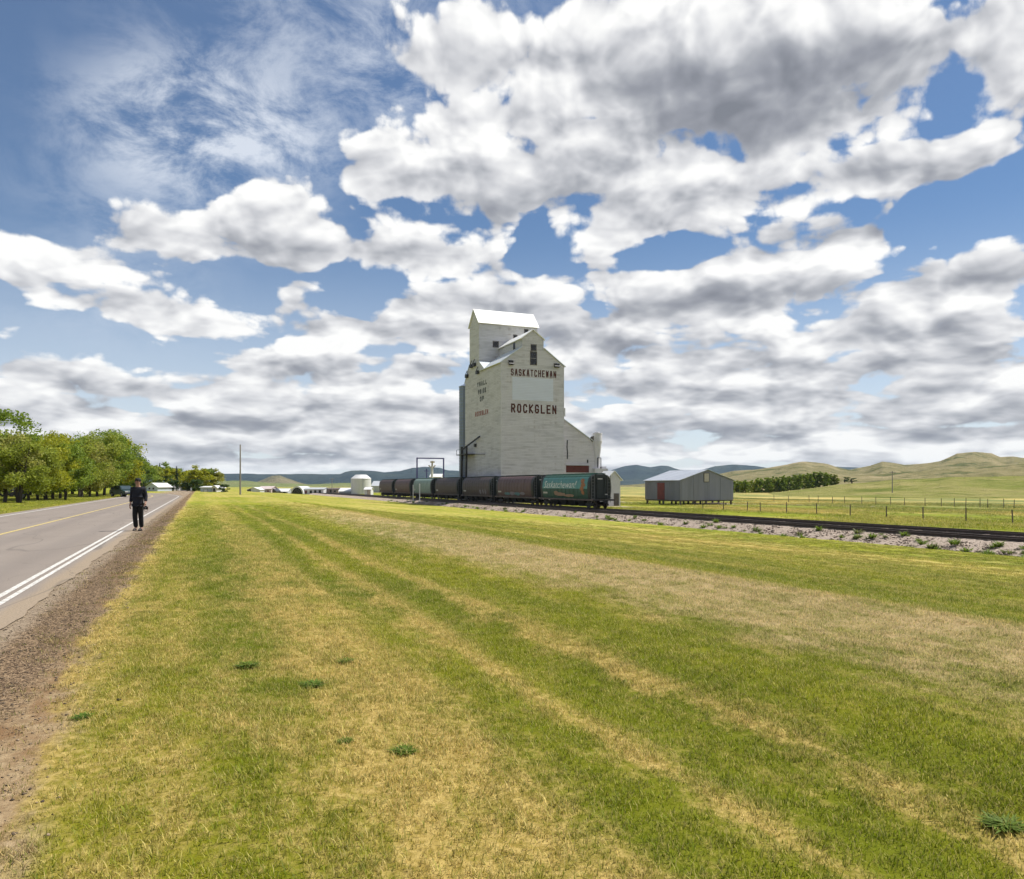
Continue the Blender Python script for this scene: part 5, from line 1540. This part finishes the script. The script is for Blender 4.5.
for k in range(150):       # along the foot of the ballast
    x = RNG.choice([RNG.uniform(38.4, 40.2), RNG.uniform(38.8, 41.3)]); y = 18 + 150 * RNG.random() ** 1.5
    z = float(np.interp(x, [38.6, 39.6, 40.6, 41.3], [-2.22, -2.02, -1.80, -1.68])) - .03
    weed(WM[k % 4], (x, y, z), RNG.uniform(.45, 1.25), RNG.choice([L_WEED, L_WEED, L_WEED2]), 'leafy green weed growing in the gravel beside the railway', 'weeds along the ballast')
def gp(px, py):      # ground point seen at a pixel
    r = (px - CX) / FPX; lo, hi = .5, 200.0
    for _ in range(50):
        zc = (lo + hi) / 2; p = wp(px, zc)
        if CAMH + (HOR - py) / FPX * zc > gzf(p.x, p.y): lo = zc
        else: hi = zc
    p = wp(px, lo); p.z = gzf(p.x, p.y); return p
o = weed_mesh(71, .13, 170, .006).build('weed', L_WEED, fix=False); wl = o.data; bpy.data.objects.remove(o)
for px, py, s, m, lab in ((247, 667, 1.15, L_WEED, 'dark leafy weed in the lawn left of centre'), (313, 686, 1.0, L_WEEDB, 'bright lime green weed patch in the lawn'),
                       (346, 662, .8, L_WEED, 'small dark weed upper right of the lime patch'), (405, 752, .8, L_WEED, 'dark leafy weed in the dry foreground grass, right of a smaller one'),
                       (345, 742, .55, L_WEED, 'small leafy weed in the dry foreground grass'), (1003, 826, 1.0, L_WEED, 'dense dark green clump near the lower right corner'),
                       (82, 718, .7, L_WEEDB, 'small green tuft on the bare soil shoulder')):
    weed(wl, gp(px, py), s, m, lab, None, flat=.38)

# ================================================================ grass blades
m, nt, b = newmat('grass_blade')
P = gpos(nt)
c, soil, fine, cr = ground_colour(nt, P)
at = nt.nodes.new('ShaderNodeAttribute'); at.attribute_name = 'tone'; at.attribute_type = 'GEOMETRY'
tone = S(nt, at.outputs['Fac'])
g = nt.nodes.new('ShaderNodeNewGeometry'); 
oi = orand(nt)
c = mix(nt, tone.step(.5, .95) * .6, c, (.56, .45, .18))
c = mix(nt, tone.step(.45, .05) * .68, c, (.15, .205, .010))
br = (tone * 7.0).f('FRACT') * .85 + oi * .4 + .55
c = mix(nt, 1.0, c, vec(nt, br, br, br), 'MULTIPLY')
setc(nt, b, 'Base Color', c); b.inputs['Roughness'].default_value = .55; b.inputs['Specular IOR Level'].default_value = .2
tr = nt.nodes.new('ShaderNodeBsdfTranslucent'); nt.links.new(c.k, tr.inputs[0])
mx = nt.nodes.new('ShaderNodeMixShader'); mx.inputs[0].default_value = .42
nt.links.new(b.outputs[0], mx.inputs[1]); nt.links.new(tr.outputs[0], mx.inputs[2]); nt.links.new(mx.outputs[0], nt.nodes['Material Output'].inputs[0])
M_BLADE = m

def tuft(seed, n, R, h0, h1, w):
    rg = np.random.default_rng(seed)
    V_, F_, T_ = [], [], []
    for k in range(n):
        a = rg.uniform(0, 6.28); rr = R * math.sqrt(rg.uniform(0, 1)); o = np.array([rr * math.cos(a), rr * math.sin(a), -.008])
        b_ = rg.uniform(0, 6.28); d = np.array([math.cos(b_), math.sin(b_), 0.]); s = np.array([-d[1], d[0], 0.]) * w * rg.uniform(.6, 1.3)
        h = rg.uniform(h0, h1); ln = rg.uniform(.15, 1.1)
        flat = rg.uniform() < .22
        if flat: h *= .25; ln = rg.uniform(3, 7)
        m1 = o + d * h * ln * .35 + np.array([0, 0, h * .62]); t = o + d * h * ln + np.array([0, 0, h])
        i = len(V_); V_ += [o - s, o + s, m1 + s * .8, m1 - s * .8, t]; F_ += [(i, i + 1, i + 2), (i, i + 2, i + 3), (i + 3, i + 2, i + 4)]
        T_ += [rg.uniform(.6, 1) if flat else rg.uniform(0, 1)] * 5
    o = npmesh('grass_tuft', np.array(V_), np.array(F_), M_BLADE)
    a = o.data.attributes.new('tone', 'FLOAT', 'POINT'); a.data.foreach_set('value', np.array(T_, np.float32))
    COL.objects.unlink(o)
    return o
tc_ = bpy.data.collections.new('grass_tufts')
for k in range(6): tc_.objects.link(tuft(900 + k, 38, .085, .014, .042, .0021))

tc2 = bpy.data.collections.new('straw_stalks')
for k in range(4): tc2.objects.link(tuft(950 + k, 5, .06, .06, .13, .0011))
def scatter(name, x, y, scl, coll, label, rg):
    """instances of the tufts on ground points"""
    n = len(x)
    me = bpy.data.meshes.new(name); me.vertices.add(n)
    me.vertices.foreach_set('co', np.stack([x, y, gz(x, y)], 1).astype(np.float32).ravel())
    for nm, vals in (('rot', rg.uniform(0, 6.28, n)), ('scl', scl)):
        at = me.attributes.new(nm, 'FLOAT', 'POINT'); at.data.foreach_set('value', np.asarray(vals, np.float32))
    o = bpy.data.objects.new(name, me); COL.objects.link(o); stuff(o); tag(o, label, 'grass')
    ng = bpy.data.node_groups.new(name + '_scatter', 'GeometryNodeTree')
    ng.interface.new_socket('Geometry', in_out='INPUT', socket_type='NodeSocketGeometry'); ng.interface.new_socket('Geometry', in_out='OUTPUT', socket_type='NodeSocketGeometry')
    N_ = ng.nodes.new; L = ng.links.new
    gi, go = N_('NodeGroupInput'), N_('NodeGroupOutput')
    ci = N_('GeometryNodeCollectionInfo'); ci.inputs['Collection'].default_value = coll; ci.inputs['Separate Children'].default_value = True; ci.inputs['Reset Children'].default_value = True
    ip = N_('GeometryNodeInstanceOnPoints'); ip.inputs['Pick Instance'].default_value = True
    ra = N_('GeometryNodeInputNamedAttribute'); ra.data_type = 'FLOAT'; ra.inputs['Name'].default_value = 'rot'
    sa = N_('GeometryNodeInputNamedAttribute'); sa.data_type = 'FLOAT'; sa.inputs['Name'].default_value = 'scl'
    cx = N_('ShaderNodeCombineXYZ'); L(ra.outputs[0], cx.inputs[2])
    L(gi.outputs[0], ip.inputs['Points']); L(ci.outputs[0], ip.inputs['Instance']); L(cx.outputs[0], ip.inputs['Rotation'])
    L(sa.outputs[0], ip.inputs['Scale']); L(ip.outputs[0], go.inputs[0])
    md = o.modifiers.new('scatter', 'NODES'); md.node_group = ng
    return o
def grass():
    rg = np.random.default_rng(77)
    yaw = math.atan2(SN, CS)
    N = 420000
    r = 1.3 + (70 - 1.3) * rg.uniform(0, 1, N) ** 1.9
    a = yaw + rg.uniform(-.92, .92, N)
    x, y = r * np.sin(a), r * np.cos(a)
    dens = 260 * np.minimum(1, (7 / r)) ** 1.25 * np.clip((70 - r) / 25, 0, 1)
    u = (r - 1.3) / 68.7                      # density of that draw, per square metre
    pdf_r = (1 / 1.9) * np.maximum(u, 1e-6) ** (1 / 1.9 - 1) / 68.7
    keep = rg.uniform(0, 1, N) < dens / (N * pdf_r / (1.84 * r))
    edge = x - np.interp(y, [2, 11], [.22, -.22]) + .18 * np.sin(y * .9) + .1 * np.sin(y * 2.3) + rg.normal(0, .18, N)
    keep &= rg.uniform(0, 1, N) < np.clip((edge + 1.1) / .55, .03, 1)
    keep &= (x < 38.4) & (x > -1.95)
    x, y, r = x[keep], y[keep], r[keep]
    scatter('grass', x, y, rg.uniform(.7, 1.25, len(x)) * np.clip(r / 9, 1, 2.6) ** .6, tc_, 'short mown grass, part green and part dry, covering the verge', rg)
    k = rg.uniform(0, 1, len(x)) < .07
    k &= np.sin(x[:] * 1.9 + 1.3 * np.sin(y * .5)) + rg.normal(0, .7, len(x)) > .1
    scatter('straw_stalks', x[k], y[k], rg.uniform(.7, 1.3, k.sum()), tc2, 'scattered taller dry stalks standing out of the mown grass', rg)
    # rank grass beyond the tracks
    n = 60000
    x = 50 + 75 * rg.uniform(0, 1, n) ** 1.4; y = 15 + 165 * rg.uniform(0, 1, n)
    k = (np.sin(x * .31 + 2 * np.sin(y * .05)) + np.sin(y * .17 + x * .1) + rg.normal(0, .8, n)) > -.3
    k &= ~((x > SHX - 1) & (x < shx1 + 1) & (y > sy0 - 1) & (y < sy1 + 1)) & ~((x > 49) & (y > 126) & (y < 152) & (x < 74))
    x, y = x[k], y[k]
    scatter('meadow_grass', x, y, rg.uniform(3.0, 7.5, len(x)), tc_, 'rank unmown grass in the pasture beyond the railway', rg)
    n = 16000
    x = -9.9 - 22 * rg.uniform(0, 1, n) ** 1.3; y = 30 + 110 * rg.uniform(0, 1, n) ** 1.3
    scatter('lawn_grass', x, y, rg.uniform(1.6, 3.2, n), tc_, 'mown green grass under the trees across the road', rg)
grass()

# ================================================================ loose stones on the shoulder and on the ballast slope
def stones(name, pts, size, m, seed):
    rg = np.random.default_rng(seed); n = len(pts)
    base = np.array([(1, 0, 0), (-1, 0, 0), (0, 1, 0), (0, -1, 0), (0, 0, 1), (0, 0, -1)], float)
    F = np.array([(0, 2, 4), (2, 1, 4), (1, 3, 4), (3, 0, 4), (2, 0, 5), (1, 2, 5), (3, 1, 5), (0, 3, 5)])
    v = base[None] * rg.uniform(.6, 1.3, (n, 6, 1)) + rg.normal(0, .18, (n, 6, 3))
    v *= (size * rg.lognormal(0, .45, n))[:, None, None] * np.array([1, 1, .65])
    a = rg.uniform(0, 6.28, n); c, s = np.cos(a)[:, None], np.sin(a)[:, None]
    v = np.stack([v[..., 0] * c - v[..., 1] * s, v[..., 0] * s + v[..., 1] * c, v[..., 2]], -1) + pts[:, None]
    return stuff(npmesh(name, v.reshape(-1, 3), (F[None] + np.arange(n)[:, None, None] * 6).reshape(-1, 3), m))
def stone_mat(name, a, b_):
    m, nt, b = newmat(name)
    g = nt.nodes.new('ShaderNodeNewGeometry'); ri = S(nt, g.outputs['Random Per Island'])
    setc(nt, b, 'Base Color', ramp(nt, ri, [(0, a), (.6, tuple((p + q) / 2.6 for p, q in zip(a, b_))), (1, b_)])); b.inputs['Roughness'].default_value = .9
    return m
rg = np.random.default_rng(5)
n = 14000
y = 1.5 + 40 * rg.uniform(0, 1, n) ** 2.0; x = rg.normal(-1.45, .36, n)
k = (x < -.3) & (x > -2.25)
pts = np.stack([x[k], y[k], gz(x[k], y[k]) + .002], 1)
o = stones('shoulder_gravel', pts, .0065, stone_mat('shoulder_stone', (.05, .034, .02), (.30, .22, .14)), 3)
tag(o, 'loose dark gravel strewn along the road shoulder', 'gravel')
n = 9000
y = 15 + 130 * rg.uniform(0, 1, n) ** 1.5; x = rg.uniform(38.3, 41.5, n)
z = np.interp(x, [38.2, 38.6, 39.6, 40.6, 41.3, 41.7], [-2.15, -2.2, -2.02, -1.80, -1.68, -1.645])
o = stones('ballast_stones', np.stack([x, y, z], 1), .055, stone_mat('ballast_stone', (.15, .11, .085), (.50, .405, .33)), 4)
tag(o, 'coarse pinkish grey stones on the ballast slope', 'gravel')

# ================================================================ the walking man
def skin_body(name, verts, edges, radii, m, parent, root=0, sub=2):
    me = bpy.data.meshes.new(name); me.from_pydata([tuple(v) for v in verts], edges, [])
    o = bpy.data.objects.new(name, me); COL.objects.link(o); o.parent = parent
    md = o.modifiers.new('skin', 'SKIN'); md.use_smooth_shade = True
    if not me.skin_vertices: me.skin_vertices.new()
    for i, r in enumerate(radii):
        sv = me.skin_vertices[0].data[i]; sv.radius = (r, r) if not isinstance(r, tuple) else r
        sv.use_root = (i == root)
    sd = o.modifiers.new('sub', 'SUBSURF'); sd.levels = sub; sd.render_levels = sub
    dg = bpy.context.evaluated_depsgraph_get(); dg.update()
    nm = bpy.data.meshes.new_from_object(o.evaluated_get(dg))
    o.modifiers.clear(); old = o.data; o.data = nm; bpy.data.meshes.remove(old)
    nm.name = name; nm.materials.clear(); nm.materials.append(m)
    nm.polygons.foreach_set('use_smooth', [True] * len(nm.polygons))
    return o
p = gp(138, 531)
man = thing('person', 'man in dark jacket, black trousers and cap walking along the road edge holding a camera', 'person', p, rz=-.30)
# faces -y (towards the camera); x>0 is the picture's right
M_SKIN = paint('skin', (.36, .20, .14), .6, .12, 6.0)
M_JACKET = paint('navy_jacket', (.007, .008, .015), .9, .4, 5.0)
M_TROUSER = paint('black_trousers', (.006, .0065, .008), .95, .4, 6.0)
M_SHOE = paint('dark_shoes', (.018, .012, .010), .6, .3, 6.0)
M_CAP = paint('dark_cap', (.012, .012, .014), .85, .3, 6.0)
# body: pelvis, spine, neck, head, arms with hands, legs
V_ = [(0, 0, .98), (0, .0, 1.12), (0, .01, 1.30), (0, .02, 1.44), (0, .0, 1.53), (0, -.015, 1.60), (0, -.02, 1.68), (0, -.01, 1.75),
      (-.08, .02, .90), (-.08, -.06, .52), (-.075, .04, .12), (-.075, -.06, .05),
      (.08, .0, .90), (.075, .05, .50), (.07, .13, .11), (.07, .03, .05),
      (-.19, .02, 1.43), (-.225, .05, 1.17), (-.235, -.03, .93), (-.235, -.06, .86),
      (.19, .02, 1.43), (.235, .06, 1.17), (.265, -.06, .95), (.27, -.10, .89)]
R_ = [(.145, .10), (.125, .085), (.135, .085), (.09, .06), (.055, .055), (.07, .075), (.082, .095), (.06, .07),
      (.092, .095), (.062, .068), (.042, .045), (.04, .06), (.092, .095), (.062, .068), (.042, .045), (.04, .06),
      (.068, .068), (.048, .048), (.032, .032), (.03, .04), (.068, .068), (.048, .048), (.032, .032), (.03, .04)]
Ed = [(0, 1), (1, 2), (2, 3), (3, 4), (4, 5), (5, 6), (6, 7), (0, 8), (8, 9), (9, 10), (10, 11), (0, 12), (12, 13), (13, 14), (14, 15), (3, 16), (16, 17), (17, 18), (18, 19), (3, 20), (20, 21), (21, 22), (22, 23)]
skin_body('body', V_, Ed, R_, M_SKIN, man)
# jacket and trousers as slightly larger shells of the same skeleton
jv = [(0, 0, .93), (0, 0, 1.0), (0, .0, 1.14), (0, .01, 1.31), (0, .02, 1.44), (0, .01, 1.50), (-.19, .02, 1.435), (-.226, .05, 1.17), (-.236, -.02, .97), (.19, .02, 1.435), (.237, .06, 1.17), (.262, -.04, .99)]
jr = [(.18, .14), (.18, .135), (.175, .13), (.195, .145), (.155, .12), (.085, .085), (.085, .085), (.066, .066), (.052, .052), (.085, .085), (.066, .066), (.052, .052)]
je = [(0, 1), (1, 2), (2, 3), (3, 4), (4, 5), (4, 6), (6, 7), (7, 8), (4, 9), (9, 10), (10, 11)]
skin_body('jacket', jv, je, jr, M_JACKET, man, root=1)
tv = [(0, 0, .99), (-.08, .015, .88), (-.08, -.06, .52), (-.076, .03, .11), (.08, 0, .88), (.075, .05, .50), (.07, .12, .11)]
tr_ = [(.16, .12), (.105, .11), (.082, .085), (.068, .078), (.105, .11), (.082, .085), (.068, .078)]
skin_body('trousers', tv, [(0, 1), (1, 2), (2, 3), (0, 4), (4, 5), (5, 6)], tr_, M_TROUSER, man)
for x, y in ((-.075, -.04), (.07, .05)):
    mb = MB(); n = 10; rings = []
    prof = [(.0, 1.0), (.05, 1.02), (.075, .85), (.10, .5)]
    vs, fs = [], []
    for z, s in prof:
        for k in range(n):
            a = 2 * math.pi * k / n; fy = math.sin(a); vs.append((x + .048 * s * math.cos(a), y - .03 + (.15 if fy < 0 else .11) * s * fy * (1 if z < .06 else .75), z))
    for i in range(3): fs += [(i * n + k, i * n + (k + 1) % n, (i + 1) * n + (k + 1) % n, (i + 1) * n + k) for k in range(n)]
    fs += [tuple(range(n - 1, -1, -1)), tuple(range(3 * n, 4 * n))]
    mb.add(vs, fs); mb.build('shoe', M_SHOE, man, smooth=True)
# hands: palm is the end of the arm; five fingers each
for sx, hx, hy, hz_ in ((-1, -.236, -.065, .845), (1, .274, -.105, .875)):
    hv, he, hr = [(hx, hy, hz_ + .03)], [], [(.034, .022)]
    for k in range(4):
        o_ = (k - 1.5) * .019; L = (.07, .08, .075, .06)[k]
        i = len(hv); hv += [(hx + .004 * sx, hy + o_, hz_ - .02), (hx - .006 * sx, hy + o_, hz_ - .02 - L * .55), (hx - .025 * sx, hy + o_, hz_ - .02 - L)]
        hr += [.010, .009, .0075]; he += [(0, i), (i, i + 1), (i + 1, i + 2)]
    i = len(hv); hv += [(hx - .012 * sx, hy - .035, hz_ + .005), (hx - .022 * sx, hy - .05, hz_ - .035)]; hr += [.011, .009]; he += [(0, i), (i, i + 1)]
    skin_body('hand', hv, he, hr, M_SKIN, man, sub=1)
# face, hair, cap
fc = MB(); fc.add([(-.012, -.105, 1.665), (.012, -.105, 1.665), (.017, -.112, 1.632), (-.017, -.112, 1.632), (0, -.132, 1.636)], [(0, 1, 4), (1, 2, 4), (2, 3, 4), (3, 0, 4)]); fc.build('nose', M_SKIN, man)
M_EYE = paint('eye', (.03, .025, .02), .3, .2, 5.0)
for s in (-1, 1):
    mb = MB(); mb.lathe([(.002, -.008), (.011, 0), (.002, .008)], 8, (s * .032, -.103, 1.668)); mb.build('eye', M_EYE, man)
    mb = MB(); mb.lathe([(.006, -.03), (.016, .0), (.010, .03)], 8, (s * .088, -.005, 1.655)); mb.build('ear', M_SKIN, man)
mb = MB(); mb.box(-.025, .025, -.106, -.098, 1.600, 1.608); mb.build('mouth', paint('lips', (.22, .08, .07), .6, .1, 5.0), man)
mb = MB(); mb.lathe([(.088, 1.66), (.096, 1.70), (.088, 1.735), (.05, 1.75)], 14, (0, .012, 0)); mb.build('hair', M_CAP, man, smooth=True)
mb = MB(); mb.lathe([(.094, 1.705), (.096, 1.735), (.088, 1.775), (.055, 1.80), (.01, 1.806)], 16, (0, .0, 0)); cap = mb.build('cap', M_CAP, man, smooth=True)
mb = MB(); arcp = [(.095 * math.cos(a), -.06 - .12 * math.sin(a)) for a in np.linspace(0, math.pi, 9)]; mb.prism(arcp, 1.705, 1.716, 'z'); mb.build('brim', M_CAP, cap)
# camera carried in the hand, with its strap
hold = thing('handheld_camera', 'dark camera with strap hanging from the walking man\'s hand', 'camera', man.matrix_world @ Vector((0, 0, 0)))
Rm = Matrix.Rotation(-.30, 4, 'Z')
hold.location = Vector(p) + (Rm @ Vector((.30, -.12, .79))); hold.rotation_euler = (0, 0, -.30)
mb = MB(); mb.box(-.07, .07, -.035, .035, -.055, .04); mb.box(-.03, .03, -.025, .03, .04, .065); mb.build('camera_body', M_CAP, hold)
mb = MB(); mb.tube((0, -.035, -.005), (0, -.12, -.005), .037, .04, 14); mb.build('lens', M_PIPE, hold)
mb = MB(); mb.path([(-.07, 0, .03), (-.075, .01, -.04), (-.03, .015, -.13), (.03, .015, -.13), (.075, .01, -.04), (.07, 0, .03)], [.006] * 6, 5); mb.build('strap', M_TAN, hold)

# ================================================================ the air
mb = MB(); mb.box(-9500, 9500, -9500, 9500, -40, 160)
hz_m = bpy.data.materials.new('haze_air'); hz_m.use_nodes = True
nt = hz_m.node_tree; nt.nodes.clear()
pv = nt.nodes.new('ShaderNodeVolumePrincipled'); pv.inputs['Color'].default_value = (.62, .80, 1.0, 1)
pv.inputs['Density'].default_value = 4.2e-5; pv.inputs['Anisotropy'].default_value = 0.0
om = nt.nodes.new('ShaderNodeOutputMaterial'); nt.links.new(pv.outputs[0], om.inputs['Volume'])
hzo = mb.build('haze', hz_m); stuff(hzo)
